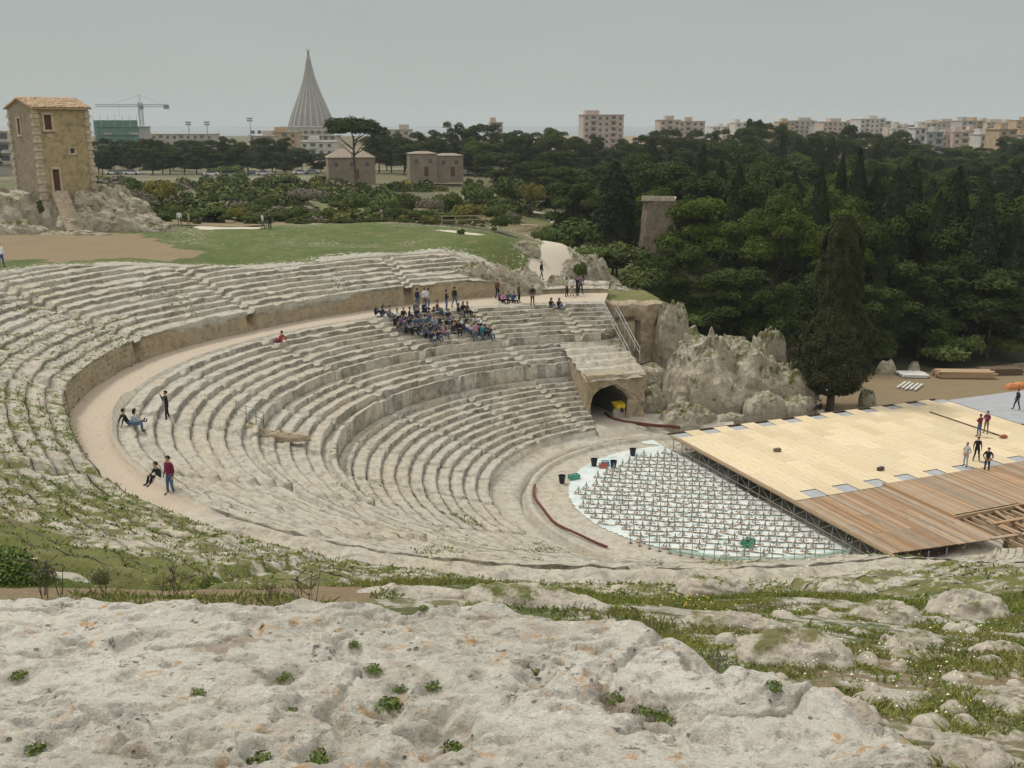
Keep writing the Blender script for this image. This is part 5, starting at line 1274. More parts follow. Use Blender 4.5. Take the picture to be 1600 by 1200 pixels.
BUSH = [('olive', 248, 260, 62, 150, 'pale olive coloured tree behind the stone tower house'), ('bare', 205, 285, 75, 128, 'greyish bare shrub right of the stone tower house'), ('bare', 480, 277, 66, 160, 'bare grey tree in the middle of the field'), ('olive', 736, 298, 66, 140, 'rounded yellow green bush left of the road railing'),
    ('bush', 180, 318, 60, 118, 'green bush at the right foot of the tower house rock'), ('bush', 225, 310, 50, 122, 'green bush between tower house and bare shrub'), ('bush', 268, 306, 44, 124, 'dark green bush under the olive tree'), ('olive', 372, 310, 40, 125, 'yellowish shrub in the middle of the scrub'),
    ('bush', 412, 293, 34, 150, 'small dark round bush beside the field road'), ('bush', 330, 312, 70, 128, 'wide low green bush left of the yellowish shrub'), ('bush', 560, 285, 50, 150, 'dark green bush under the umbrella pine'), ('bush', 600, 292, 60, 140, 'green bush right of the umbrella pine trunk'),
    ('bush', 640, 283, 50, 150, 'green bush below the second stone house'), ('bare', 672, 298, 60, 138, 'greyish shrub left of the yellow green bush'), ('bush', 700, 280, 60, 155, 'dark green bush right of the second stone house'), ('bush', 745, 262, 60, 170, 'tall dark bush beside the sloping road'),
    ('bush', 800, 252, 70, 175, 'light green round tree above the sloping road'), ('olive', 830, 258, 50, 172, 'yellow green tree at the top of the sloping road'), ('bush', 620, 312, 40, 130, 'silvery green bush behind the vegetable rows'), ('bush', 520, 312, 50, 130, 'green bush left of the silvery one'),
    ('bush', 450, 318, 50, 126, 'low green shrub at the end of the field'), ('bush', 290, 322, 60, 116, 'low shrub beside the white path end'), ('bush', 395, 325, 50, 118, 'low dark shrub behind the grassy slope'), ('bush', 770, 305, 50, 132, 'dark shrub right of the yellow green bush'),
    ('bush', 790, 322, 50, 124, 'green shrub just behind the wooden railings'), ('bush', 150, 312, 40, 112, 'dark tuft against the wall of the tower house'), ('bush', 660, 318, 50, 128, 'low green bush in front of the greyish shrub'), ('bush', 700, 322, 44, 126, 'low bush behind the boardwalk end'),
    ('bush', 250, 322, 46, 112, 'prickly pear like clump on the rocks right of the tower'), ('bush', 850, 350, 40, 112, 'shrub at the bend of the path railing'), ('bush', 350, 250, 60, 260, 'bush at the edge of the car park'), ('bush', 440, 262, 50, 220, 'bush at the far side of the field'),
    ('bush', 720, 352, 14, 104, 'tiny bush on the grassy slope left of the path'), ('bush', 772, 370, 12, 100, 'tiny dark bush on the slope above the rock'), ('bush', 908, 392, 26, 100, 'small green bush on the rocky corner right of the path'), ('bush', 60, 290, 20, 103, 'tuft of bush on the rock beside the tower house steps')]
for k, x, y, w, D, lab in BUSH: tree_px(k, x, y, w, D, lab)
# undergrowth along the edge of the wood
for i in range(46):
    x = random.uniform(1010, 1620); D = random.uniform(99.5, 118)
    if x < 1340: D = random.uniform(101, 118)
    X = (x-800)/FPX*D; tree('bush', (X, D, gz(X, D)-.2), random.uniform(2.2, 5), random.uniform(3.5, 7), 'dark undergrowth bush at the foot of the dense wood', 'undergrowth at the foot of the wood')
# scrub between them
cnt = 0; SC = []
for i in range(640):
    D = random.uniform(118, 258); x = random.uniform(155, 800) if D < 170 else random.uniform(150, 830)
    X = (x-800)/FPX*D
    if D < 123 and x > 330 and x < 620: continue
    if float(fbm(np.array([X*.06]), np.array([D*.06]), 333, 3)[0]) < (.44 if D < 190 else .40): continue
    g = gz(X, D); k = random.choice(['bush']*7+['olive', 'bare']); H = random.uniform(.8, 2.3)*(1.35 if D > 140 else 1)*(.6 if D < 124 else 1)
    if cnt < 120 and D < 185 and random.random() < .6:
        tree(k, (X, D, g-.1), H, H*random.uniform(1.2, 1.9), '%s shrub of the scrubland %s' % ({'bush': 'low green', 'olive': 'yellowish', 'bare': 'grey leafless'}[k], 'just beyond the grassy slope' if D < 135 else 'in the middle of the scrub' if D < 160 else 'towards the stone houses'), 'scattered low shrubs of the scrubland'); cnt += 1
    else: SC.append((X, D, g, H, k))
for kk, mat_, lab in (('bush', M_BUSH, 'mass of low green scrub between the grassy slope and the pine belt'), ('olive', M_OLIVE, 'yellowish scrub mixed into the green scrub of the middle distance'), ('bare', M_GREYB, 'grey leafless scrub mixed into the green scrub of the middle distance')):
    Vs = []; Ts = []
    for q_, (X, D, g, H, k) in enumerate(SC):
        if k != kk: continue
        n = 330; r = H*random.uniform(.7, 1.1); V, F, t = leaf_cards(n, (X, D, g-.1), 1., .12, .26, .5, 1., 5000+q_)
        V = (V-np.array([X, D, g-.1]))*np.array([r, r, H*.8])+np.array([X, D, g-.1]); Vs.append(V); Ts.append(t)
    V = np.concatenate(Vs); tag(mesh_np('scrub', V, np.arange(len(V)).reshape(-1, 4), mat_, None, {'tint': np.concatenate(Ts)}), lab, 'scrub', kind='stuff')
# vegetable rows behind the grassy slope
for r_ in range(3):
    for i in range(26):
        x = 455+i*12+random.uniform(-2, 2); D = 124+r_*3.5; X = (x-800)/FPX*D
        t_e = tree('bush', (X, D, gz(X, D)-.05), random.uniform(.7, 1.0), random.uniform(.9, 1.2), 'small leafy plant in the %s garden row beyond the grassy slope' % ['nearest', 'middle', 'farthest'][r_], 'plants of the garden rows', trunk=False); t_e.name = 'garden_plant'; t_e['category'] = 'plant'

# ================================================================== buildings
M_GLASSD = simple('dark_window', (.10, .105, .11), .25, amp=.2)
def wallmat(name, c, stain=.3):
    m = MT(name, .9); k = m.noise(.5, 5, .65); k2 = m.noise(3., 5, .65); c0 = m.mix(m.rng(k, .35, .65), c, tuple(q*(1-stain) for q in c)); c0 = m.mix(m.rng(k2, .5, .75, 0, .35), c0, tuple(q*.55 for q in c)); m.col(c0); return m.m
TOWN = [wallmat('town_cream', (.50, .44, .36)), wallmat('town_pink', (.52, .43, .37)), wallmat('town_grey', (.42, .42, .40)), wallmat('town_white', (.60, .57, .52)), wallmat('town_ochre', (.48, .36, .22))]
def block(x0, x1, ytop, D, lab, mat, floors=6, win=True, depth=14, rz=0., group=None, ybase=None, pent=True, wpb=None):
    p = at_d((x0+x1)/2, ytop, D); w = (x1-x0)/FPX*D; g = 8.0; h = p.z-g
    e_ = empty('apartment_block', (p.x, D+depth/2, g), rz, lab, 'building', group)
    MB().box((0, 0, h/2), (w, depth, h)).build('wall', mat, e_)
    b = MB().box((0, 0, h+.2), (w+.8, depth+.8, .4))
    if pent: b.box((w*random.uniform(-.25, .25), 0, h+1.4), (w*random.uniform(.25, .45), depth*.5, 2.4))
    b.build('roof', mat, e_)
    fh = 3.1; n = int(min(floors, h/fh)); nb = max(2, int(w/(wpb or 3.4)))
    if win:
        wm = MB(); bm = MB()
        for f in range(n):
            z = h-fh*(f+.5)
            for i in range(nb):
                x = -w/2+w*(i+.5)/nb
                if (i+f*0) % 3 == 1: bm.box((x, -depth/2-.55, z-.9), (w/nb*.9, 1.1, .9)); wm.box((x, -depth/2-.02, z+.1), (w/nb*.6, .08, 2.0))
                else: wm.box((x, -depth/2-.02, z), (w/nb*.42, .08, 1.5))
            bm.box((0, -depth/2-.03, z+fh/2-.12), (w+.1, .12, .2))
        tag(wm.build('windows', M_GLASSD, e_), kind='stuff'); tag(bm.build('balconies', mat, e_), kind='stuff')
    return e_
block(910, 972, 180, 560, 'pink and white tower block with balconies rising above the wood', TOWN[1], 9, True, 14, .12)
block(1030, 1062, 188, 600, 'pinkish apartment house right of the tower block, left half', TOWN[1], 5, True, 12, .1)
block(1062, 1102, 190, 620, 'low pale apartment house with a roof terrace right of the pinkish one', TOWN[0], 5, True, 12, -.05)
block(765, 785, 192, 520, 'tiny pink building peeping over the wood left of centre', TOWN[1], 3, True, 10)
block(602, 640, 203, 520, 'flat cream building right of the umbrella pine', TOWN[0], 3, True, 12)
random.seed(21)
x = 1112
LBL = ['cream', 'pinkish', 'grey', 'white', 'ochre']
i = 0
while x < 1610:
    w = random.uniform(16, 40); D = random.uniform(640, 1000); yt = float(np.interp(x, [1110, 1200, 1300, 1350, 1400, 1500, 1600], [196, 193, 190, 184, 196, 190, 186]))+random.uniform(-3, 5); k = random.randrange(5)
    block(x, x+w, yt, D, '%s flat roofed block in the distant town, %s' % (LBL[k], ['just right of the two skyline crowns', 'left of the long roof', 'near the middle of the row', 'above the dark wood at right', 'towards the right edge'][min(4, int((x-1112)/100))]), TOWN[k], 4, True, 16, random.uniform(-.2, .2), 'distant town blocks on the skyline'); x += w*random.uniform(.6, .95); i += 1
x = 1400
while x < 1610:
    w = random.uniform(14, 30); D = random.uniform(430, 560); k = random.randrange(5)
    block(x, x+w, random.uniform(200, 214), D, '%s house at the near side of the distant town on the right' % LBL[k], TOWN[k], 4, True, 12, random.uniform(-.3, .3), 'nearer town houses on the right'); x += w*random.uniform(.7, 1.0)
block(236, 330, 210, 560, 'long low cream stand behind the pine belt', TOWN[0], 2, True, 14, 0, pent=False)
block(-30, 14, 206, 300, 'white walled building at the left edge behind the tower house', TOWN[3], 3, True, 12, 0, pent=False)
# building wrapped in green net
M_GNET = simple('green_scaffold_net', (.11, .21, .17), .8, amp=.35, sc=.8)
gb_ = block(148, 213, 199, 420, 'unfinished block wrapped in green scaffold netting', TOWN[2], 5, True, 16, .06)
wN = 65/FPX*420
for f in range(4):
    for i in range(6):
        MB().box((-wN/2+wN*(i+.5)/6, -9.0+random.uniform(-.1, .1), 15.2-f*3.2), (wN/6*.93, .1, 2.7)).build('net_panel', M_GNET, gb_)
b = MB()
for i in range(7): b.tube((-wN/2+wN*i/6, -9.2, 0), (-wN/2+wN*i/6, -9.2, 18.5), .08, None, 4)
b.build('scaffold_poles', M_STEEL, gb_)
# tower crane
M_CRANE = simple('crane_steel', (.22, .25, .26), .6)
cr_ = empty('tower_crane', (at_d(219, 165, 480).x, 480, 8), 0, 'tower crane with a long horizontal jib beside the netted block', 'crane')
def lattice(p, q, w, n, r):
    b = MB(); p = Vector(p); q = Vector(q); d = (q-p); up = Vector((0, 0, 1)) if abs(d.normalized().z) < .5 else Vector((1, 0, 0)); s_ = d.cross(up).normalized()*w/2; t = s_.cross(d).normalized()*w/2
    cs = [s_+t, s_-t, -s_-t, -s_+t]
    for c in cs: b.tube(p+c, q+c, r, None, 4)
    for i in range(n):
        for k in range(4): b.tube(p+d*(i/n)+cs[k], p+d*((i+1)/n)+cs[(k+1) % 4], r*.6, None, 4)
    return b
zt = at_d(219, 165, 480).z-8
lattice((0, 0, 0), (0, 0, zt+1.5), 1.5, 22, .12).build('mast', M_CRANE, cr_); lattice((0, 0, zt), (-20.5, 0, zt), 1.1, 20, .11).build('jib', M_CRANE, cr_); lattice((0, 0, zt), (12.5, 0, zt), 1.1, 10, .11).build('counter_jib', M_CRANE, cr_)
MB().box((12, 0, zt-.6), (2.2, 1.2, 1.8)).build('counterweight', M_CRANE, cr_); MB().box((.9, -.9, zt-.8), (1.2, 1.4, 1.8)).build('cab', M_CRANE, cr_)
b = MB(); b.tube((0, 0, zt+1.5), (0, 0, zt+5), .12, None, 4); b.tube((0, 0, zt+4.8), (-13, 0, zt+.6), .05, None, 4); b.tube((0, 0, zt+4.8), (10, 0, zt+.6), .05, None, 4); b.tube((-10, 0, zt), (-10, 0, zt-5), .06, None, 4); b.build('cables', M_CRANE, cr_)
# floodlight masts
for x, y, lab in [(294, 190, 'floodlight mast above the pine belt, leftmost'), (323, 190, 'floodlight mast above the pine belt, middle one'), (390, 184, 'floodlight mast standing clear, rightmost')]:
    t = at_d(x, y, 430); e_ = empty('floodlight_mast', (t.x, 430, 8), 0, lab, 'mast'); h = t.z-8
    MB().tube((0, 0, 0), (0, 0, h), .22, .14, 6).build('pole', M_CRANE, e_)
    me = MB().box((0, 0, 0), (.65, .3, .6)).mesh('lamp', M_CRANE)
    for i in range(3):
        for k in range(2): obj('lamp', me, e_, (-.8+i*.8, -.2, h-.3-k*.9))
# sanctuary: ribbed concrete cone
M_CONC = wallmat('pale_concrete', (.40, .385, .35), .12); M_CONC2 = wallmat('dark_concrete_groove', (.25, .24, .22), .1)
DS = 700.; s_ = DS/FPX*.93; sr_ = DS/FPX*1.03; c0 = at_d(487, 199, DS)
sc = empty('cone_sanctuary', (c0.x, DS, 8), 0, 'huge ribbed concrete cone of a modern sanctuary with a statue at its tip', 'church')
zb = c0.z-8
prof = [(0, 35), (8, 32.6), (20, 29.0), (34, 23.6), (50, 17.4), (64, 12.6), (74, 9.6), (86, 6.7), (100, 4.1), (106, 3.0)]
n = 88; V = []; F = []
for j, (hh, r) in enumerate(prof):
    for i in range(n):
        t = 2*math.pi*i/n; rr = r*sr_*(1.0 if i % 4 in (0, 1) else .86); V.append((rr*math.cos(t), rr*math.sin(t), zb+hh*s_))
F = [(j*n+i, j*n+(i+1) % n, (j+1)*n+(i+1) % n, (j+1)*n+i) for j in range(len(prof)-1) for i in range(n)]+[tuple((len(prof)-1)*n+i for i in range(n))]
me = bpy.data.meshes.new('ribbed_cone'); me.from_pydata(V, [], F); me.materials.append(M_CONC); obj('ribbed_cone', me, sc)
zt = zb+106*s_
b = MB(); b.tube((0, 0, zt), (0, 0, zt+2.0), 1.4, 1.1, 10); b.build('pedestal', M_CONC, sc)
b = MB(); b.tube((0, 0, zt+2), (0, 0, zt+4.6), .8, .55, 8); b.tube((0, 0, zt+4.6), (0, 0, zt+5.6), .45, .4, 8); b.tube((-.5, 0, zt+4.3), (-1.3, 0, zt+5.4), .2, .12, 6); b.tube((.5, 0, zt+4.3), (1.3, 0, zt+5.4), .2, .12, 6); b.build('statue', simple('bronze', (.18, .2, .17), .5), sc)
b = MB()
for k in range(12): t = k*.5236; b.tube((1.0*math.cos(t), 0, zt+6.3+1.0*math.sin(t)), (1.0*math.cos(t+.52), 0, zt+6.3+1.0*math.sin(t+.52)), .1, None, 4)
b.build('halo', M_CRANE, sc)
# terraces at the foot of the cone
ft = empty('sanctuary_base', (at_d(462, 199, 640).x, 640, 8), 0, 'broad pale terraced base building below the ribbed cone', 'building'); wB = 128/FPX*640
for k, (w, h, y) in enumerate([(wB, at_d(0, 212, 640).z-8, 0), (wB*.72, at_d(0, 205, 640).z-8, 6), (wB*.5, at_d(0, 199, 640).z-8, 12)]):
    MB().box((2*k, y, h/2), (w, 20, h)).build('terrace', TOWN[0], ft); MB().box((2*k, y-.2, h+.2), (w+1.5, 21, .5)).build('cornice', M_CONC, ft)
for k in range(13):
    for r_ in range(3): MB().box((-wB/2+wB*(k+.5)/13, -10.06, 3.0+r_*3.4), (2.2, .12, 1.9)).build('window', M_GLASSD, ft)
block(424, 462, 207, 520, 'brown block of flats left below the ribbed cone', TOWN[4], 5, True, 12, .05)
block(396, 424, 213, 500, 'brown lower block of flats at the foot of the cone, leftmost', TOWN[1], 4, True, 12, .0)
block(470, 520, 222, 470, 'pale low block right below the ribbed cone', TOWN[3], 3, True, 12, .0)

# ------------------------------------------------------------------ old stone houses
M_PLAST = stone('old_stained_plaster', base=(0.36, 0.285, 0.17), dark=(0.17, 0.13, 0.08), warm=(0.47, 0.36, 0.20), sc=1.1, veg=False, pit=.5, fine=.25)
M_PLAST2 = stone('grey_stained_plaster', base=(0.32, 0.27, 0.20), dark=(0.20, 0.17, 0.13), warm=(0.36, 0.29, 0.20), sc=1.1, veg=False, pit=.5, fine=.25)
M_QUOIN = simple('pale_corner_stone', (.48, .40, .30), .9, amp=.25, sc=2); 
m = MT('terracotta_tiles', .85); ri = m.n('ShaderNodeObjectInfo').outputs['Random']; m.col(m.mix(m.rng(m.noise(3, 5, .7), .35, .65), (.36, .22, .13), (.55, .43, .28))); M_TILE = m.m
M_DOOR = simple('oxblood_door', (.12, .05, .035), .7)
def tower_house():
    Dh = 103.; z0 = at_d(78, 300, Dh).z; H = at_d(60, 172, Dh).z-z0+.3
    corner = at_d(66, 300, Dh)
    e_ = empty('stone_tower_house', (corner.x, Dh, z0), math.radians(50), 'tall narrow old stone house with a tiled roof standing on the rock at left', 'house')
    w, d = 5.7, 5.6                                   # front along +x, left side runs back along +y
    # walls as four slabs with openings in the front and the left side
    def slab(name, mat, L, place, holes):
        xs = sorted({0, L}|{h[0] for h in holes}|{h[1] for h in holes}); zs = sorted({-2.5, H}|{h[2] for h in holes}|{h[3] for h in holes}); b = MB()
        for x0, x1 in zip(xs[:-1], xs[1:]):
            for q0, q1 in zip(zs[:-1], zs[1:]):
                if any(h[0] <= x0 and x1 <= h[1] and h[2] <= q0 and q1 <= h[3] for h in holes): continue
                if place == 'f': b.box(((x0+x1)/2, .2, (q0+q1)/2), (x1-x0, .4, q1-q0))
                else: b.box((.2, .4+(x0+x1)/2, (q0+q1)/2), (.4, x1-x0, q1-q0))
        return b.build(name, mat, e_)
    fh = [(1.25, 1.95, .05, 2.15), (1.0, 1.75, 6.1, 7.5), (3.35, 3.8, 3.75, 4.2)]
    slab('wall', M_PLAST, w, 'f', fh); slab('wall', M_PLAST2, d-.4, 's', [(2.6, 3.2, 5.6, 7.2)])
    MB().box((w-.2, d/2+.2, (H-2.5)/2), (.4, d-.4, H+2.5)).build('wall', M_PLAST2, e_); MB().box((w/2, d-.2, (H-2.5)/2), (w-.85, .4, H+2.5)).build('wall', M_PLAST2, e_)
    # door, shutters, frames
    dr = MB().box((1.6, .22, 1.1), (.7, .08, 2.1)).build('door', M_DOOR, e_); MB().tube((1.85, .15, 1.1), (1.85, .1, 1.1), .03).build('handle', M_STEEL, dr)
    fr = MB(); fr.box((1.15, -.03, 1.1), (.2, .1, 2.3)); fr.box((2.05, -.03, 1.1), (.2, .1, 2.3)); fr.box((1.6, -.03, 2.32), (1.1, .1, .22)); fr.build('door_frame', M_QUOIN, e_)
    wd = MB().box((1.375, .22, 6.8), (.75, .08, 1.4)).build('window', M_DOOR, e_)
    b = MB(); b.box((.9, -.03, 6.8), (.2, .1, 1.7)); b.box((1.85, -.03, 6.8), (.2, .1, 1.7)); b.box((1.375, -.03, 7.65), (1.2, .12, .2)); b.build('frame', M_QUOIN, wd); MB().box((1.375, -.1, 5.98), (1.35, .3, .16)).build('sill', M_QUOIN, wd); MB().box((1.375, -.04, 5.5), (.6, .1, .35)).build('bracket_stone', M_QUOIN, wd)
    wd = MB().box((3.575, .3, 3.97), (.45, .05, .45)).build('window', M_GLASSD, e_); b = MB(); b.box((3.25, -.03, 3.97), (.18, .1, .8)); b.box((3.9, -.03, 3.97), (.18, .1, .8)); b.box((3.575, -.03, 4.3), (.5, .1, .16)); b.box((3.575, -.03, 3.64), (.5, .1, .16)); b.build('frame', M_QUOIN, wd)
    wd = MB().box((.25, 3.3, 6.4), (.06, .6, 1.6)).build('window', M_DOOR, e_); b = MB(); b.box((-.03, 2.88, 6.4), (.1, .22, 1.9)); b.box((-.03, 3.72, 6.4), (.1, .22, 1.9)); b.box((-.03, 3.3, 7.3), (.1, .65, .2)); b.box((-.06, 3.3, 5.5), (.16, .8, .2)); b.build('frame', M_QUOIN, wd)
    # corner stones
    q1 = MB().box((0, 0, 0), (.62, .62, .36)).mesh('corner_stone', M_QUOIN); q2 = MB().box((0, 0, 0), (.44, .44, .36)).mesh('corner_stone', M_QUOIN)
    for cx_, cy_ in ((.17, .17), (w-.17, .17), (.17, d-.2)):
        k = 0; z = -2.2
        while z < H-.2: obj('corner_stone', (q1, q2)[k % 2], e_, (cx_+(.02 if k % 2 else 0), cy_, z)); z += .40; k += 1
    # gable walls and roof: the ridge runs along x, so the left side carries the gable
    rh = .85
    for gx in (0.2, w-.2):
        V = [(gx-.2, 0, H), (gx-.2, d, H), (gx-.2, d/2, H+rh), (gx+.2, 0, H), (gx+.2, d, H), (gx+.2, d/2, H+rh)]
        me = bpy.data.meshes.new('gable'); me.from_pydata(V, [], [(0, 2, 1), (3, 4, 5), (0, 3, 5, 2), (1, 2, 5, 4), (0, 1, 4, 3)]); me.materials.append(M_PLAST2); obj('gable', me, e_)
    rf = empty('roof', (0, 0, H)); rf.parent = e_
    sl_ = math.atan2(rh, d/2)
    for sgn in (-1, 1):
        V = [(-.25, d/2, rh+.05), (w+.25, d/2, rh+.05), (w+.25, d/2+sgn*(d/2+.35), -.1), (-.25, d/2+sgn*(d/2+.35), -.1)]
        V += [(x, y, z-.1) for x, y, z in V]; me = bpy.data.meshes.new('roof_slab'); me.from_pydata(V, [], [(0, 1, 2, 3), (7, 6, 5, 4), (0, 4, 5, 1), (1, 5, 6, 2), (2, 6, 7, 3), (3, 7, 4, 0)]); me.materials.append(M_TILE); obj('roof_slab', me, rf)
        nc = 20; nrw = 9; Lr = math.hypot(d/2+.35, rh+.15); b = MB()
        tl = MB(); n6 = 5; 
        V = []
        for yy, r in ((0, .12), (Lr/nrw*1.15, .145)):
            for i in range(n6+1): t = math.pi*i/n6; V.append((r*math.cos(t), yy, r*math.sin(t)))
        Fm = [(i, i+1, n6+2+i, n6+1+i) for i in range(n6)]
        tl.add(V, Fm); tme = tl.mesh('roof_tile', M_TILE)
        for c in range(nc):
            for r_ in range(nrw):
                if random.random() < .03: continue
                f = (r_)/nrw; yy = d/2+sgn*(d/2+.35)*f; z = rh+.06-(rh+.15)*f
                o = obj('roof_tile', tme, rf, (-.2+(w+.4)*(c+.5)/nc+random.gauss(0, .012), yy, z+.02+random.uniform(0, .03)), (-sl_+random.gauss(0, .03), 0, 0) if sgn > 0 else (0, 0, 0))
                if sgn < 0: o.rotation_euler = (-sl_+random.gauss(0, .03), 0, math.pi)
    # outside stair
    for k in range(16):
        MB().box((1.6-k*.10, -.35-k*.36, -.12-k*.22), (1.5, .55, .24)).build('step', M_QUOIN, e_, rot=(0, 0, 0))
    return e_, corner, z0
th_, tc_, tz_ = tower_house()
for i, (x, y, wpx, dm, hpx, zup, lab) in enumerate([(105, 338, 200, 9.5, 34, 0, 'big pale rock knoll carrying the stone tower house'), (-15, 350, 150, 7.0, 44, 0, 'rock knoll left of the tower house steps'), (175, 352, 150, 4.5, 22, 0, 'pale jagged rock running down right of the tower house'), (225, 362, 90, 3.0, 12, 0, 'low end of the jagged rock beside the brown field'),
        (20, 362, 110, 2.6, 12, 0, 'low rock step at the foot of the tower house stair'), (110, 368, 130, 2.0, 6, 0, 'thin pale rock band along the back of the brown field')]):
    D = 97.+(0 if i > 3 else 5); p = at_d(x, y+14, D); g = gz(p.x, D); s = D/FPX
    h = at_d(x, y-hpx, D).z-g+.2; me = rock_mesh('rock_knoll', wpx*s*1.05, dm, h, 680+i*5, M_CRAG, 1.0, nphi=90, nr=30, flat=1.5, soft=3.0 if i < 2 else 2.2, zmax=h if i < 2 else None)
    tag(obj('rock_knoll', me, None, (p.x, D+(4.2 if i == 0 else 0), g-.1)), lab, 'rock')
def farmhouse(x0, x1, ytop, ybase, D, lab, hip=True, extra=None):
    p = at_d((x0+x1)/2, ybase, D); w = (x1-x0)/FPX*D; h = at_d(0, ytop, D).z-p.z; d = w*.7
    e_ = empty('stone_farmhouse', (p.x, D, p.z), .25, lab, 'house')
    MB().box((0, d/2, h/2-1), (w, d, h+2)).build('wall', M_HOUSE, e_)
    rh = w*.17 if hip else .5; o_ = .3
    V = [(-w/2-o_, -o_, h), (w/2+o_, -o_, h), (w/2+o_, d+o_, h), (-w/2-o_, d+o_, h), (-w*.22, d/2, h+rh), (w*.22, d/2, h+rh)]
    me = bpy.data.meshes.new('roof'); me.from_pydata(V, [], [(0, 1, 5, 4), (1, 2, 5), (2, 3, 4, 5), (3, 0, 4), (3, 2, 1, 0)]); me.materials.append(M_TILE2); obj('roof', me, e_)
    for i in range(3 if hip else 2):
        x = -w/2+w*(i+.5)/(3 if hip else 2); wd = MB().box((x, -.02, h*.62), (.8, .08, 1.1)).build('window', M_GLASSD, e_); MB().box((x, -.06, h*.62-.62), (1.1, .16, .12)).build('sill', M_QUOIN, wd)
    MB().box((w*.1, -.02, .6), (1.0, .08, 2.2)).build('door', M_DOOR, e_)
    return e_
M_HOUSE = wallmat('warm_grey_masonry', (.31, .25, .19), .3); M_TILE2 = simple('dull_roof', (.26, .21, .16), .9, amp=.2, sc=2)
farmhouse(515, 586, 246, 276, 240, 'old stone farmhouse half hidden behind the umbrella pine trunk')
farmhouse(641, 683, 240, 272, 245, 'old stone house with two dark windows, taller left wing', False)
farmhouse(683, 724, 243, 272, 248, 'lower right wing of the old stone house among the trees', False)
# stone bastion in the trees
bs = empty('stone_bastion', at_d(1026, 420, 126), -.2, 'tall brown masonry bastion with a pale parapet among the trees', 'tower')
H = at_d(0, 312, 126).z-bs.location.z
V = []; nb = 26
for j in range(9):
    f = j/8
    for i in range(nb):
        t = 2*math.pi*i/nb; k = 2.25*(1+.25*(1-f)); sx_ = (abs(math.cos(t))**6+abs(math.sin(t))**6)**(-1/6); nn = float(vn(np.array([t*4.]), np.array([f*9.]), 88)[0]-.5)*.35
        V.append(((k+nn)*sx_*math.cos(t)*.85, (k+nn)*sx_*math.sin(t), H*f))
F = [(j*nb+i, j*nb+(i+1) % nb, (j+1)*nb+(i+1) % nb, (j+1)*nb+i) for j in range(8) for i in range(nb)]+[tuple(8*nb+i for i in range(nb))]
me = bpy.data.meshes.new('masonry'); me.from_pydata(V, [], F); me.materials.append(stone('bastion_masonry', base=(0.24, 0.195, 0.14), dark=(0.12, 0.095, 0.07), warm=(0.28, 0.21, 0.14), sc=1.6, veg=False)); obj('masonry', me, bs)
b = MB(); b.box((0, 0, H+.12), (4.0, 4.7, .24)); b.box((0, -2.15, H+.4), (4.0, .3, .35)); b.build('parapet', M_QUOIN, bs)
# parked cars far off
def car(p, c, lab, rz):
    e_ = empty('parked_car', p, rz, lab, 'car'); m_ = MATS.get('car_'+c) or simple('car_'+c, dict(white=(.7, .7, .7), grey=(.25, .26, .27), blue=(.08, .12, .2), red=(.3, .05, .04))[c], .3, amp=.05)
    b = MB(); b.hexa([(-2.1, -.8, .35), (-2.1, -.8, .85), (-2.1, .8, .35), (-2.1, .8, .85), (2.1, -.8, .35), (2.05, -.8, .75), (2.1, .8, .35), (2.05, .8, .75)]); b.build('body', m_, e_)
    b = MB(); b.hexa([(-1.6, -.75, .85), (-1.1, -.6, 1.42), (-1.6, .75, .85), (-1.1, .6, 1.42), (1.2, -.75, .8), (.5, -.6, 1.42), (1.2, .75, .8), (.5, .6, 1.42)]); b.build('cabin', M_GLASSD, e_)
    for x in (-1.3, 1.35):
        for y in (-.8, .8): MB().tube((x, y-.08, .32), (x, y+.08, .32), .32, None, 12).build('wheel', M_BUCK, e_)
i = 0
for x in range(178, 215, 14): car(at_d(x, 273, 280)*1.0, 'grey' if i % 2 else 'white', ['white car parked at the left of the field road', 'grey car parked second on the field road', 'white car parked third on the field road'][i], .1); i += 1
for i, x in enumerate([330, 362, 378, 396, 412, 470, 488]):
    p = at_d(x, 271, 285); p.z = gz(p.x, p.y); car(p, ['white', 'grey', 'white', 'blue', 'white', 'white', 'grey'][i], ['white car at the left of the car park row', 'grey car second in the car park row', 'white car third in the car park row', 'dark blue car in the car park row', 'white car right of the dark blue one', 'white car near the trees right of the car park', 'grey car furthest right by the trees'][i], .2)
for i, x in enumerate([845, 862, 815]):
    p = on_ground(x, [318, 324, 305][i]); car(p, ['white', 'blue', 'grey'][i], ['white car on the sloping road by the wood', 'blue car on the sloping road by the wood', 'grey car higher up the sloping road'][i], -.7)
# ================================================================== people
SKIN = simple('skin', (.42, .26, .18), .6, amp=.05)
def cloth(n, c): return MATS.get('cloth_'+n) or simple('cloth_'+n, c, .9, amp=.12)
CL = dict(black=(.018, .018, .02), navy=(.02, .028, .06), blue=(.05, .10, .22), denim=(.08, .12, .19), lightblue=(.30, .40, .52), grey=(.18, .18, .18), lightgrey=(.42, .42, .42), white=(.72, .72, .72), red=(.36, .04, .04), maroon=(.16, .02, .05),
          pink=(.50, .22, .28), green=(.06, .13, .06), khaki=(.22, .18, .10), brown=(.12, .07, .04), beige=(.45, .36, .26), teal=(.04, .18, .22), orange=(.48, .18, .05), purple=(.16, .08, .18))
def CM(n): return cloth(n, CL[n])
HAIRM = {k: simple('hair_'+k, c, .8, amp=.2) for k, c in dict(dark=(.018, .013, .010), brown=(.06, .035, .02), fair=(.25, .17, .09), grey=(.25, .24, .22)).items()}
def V3(*a): return Vector(a)
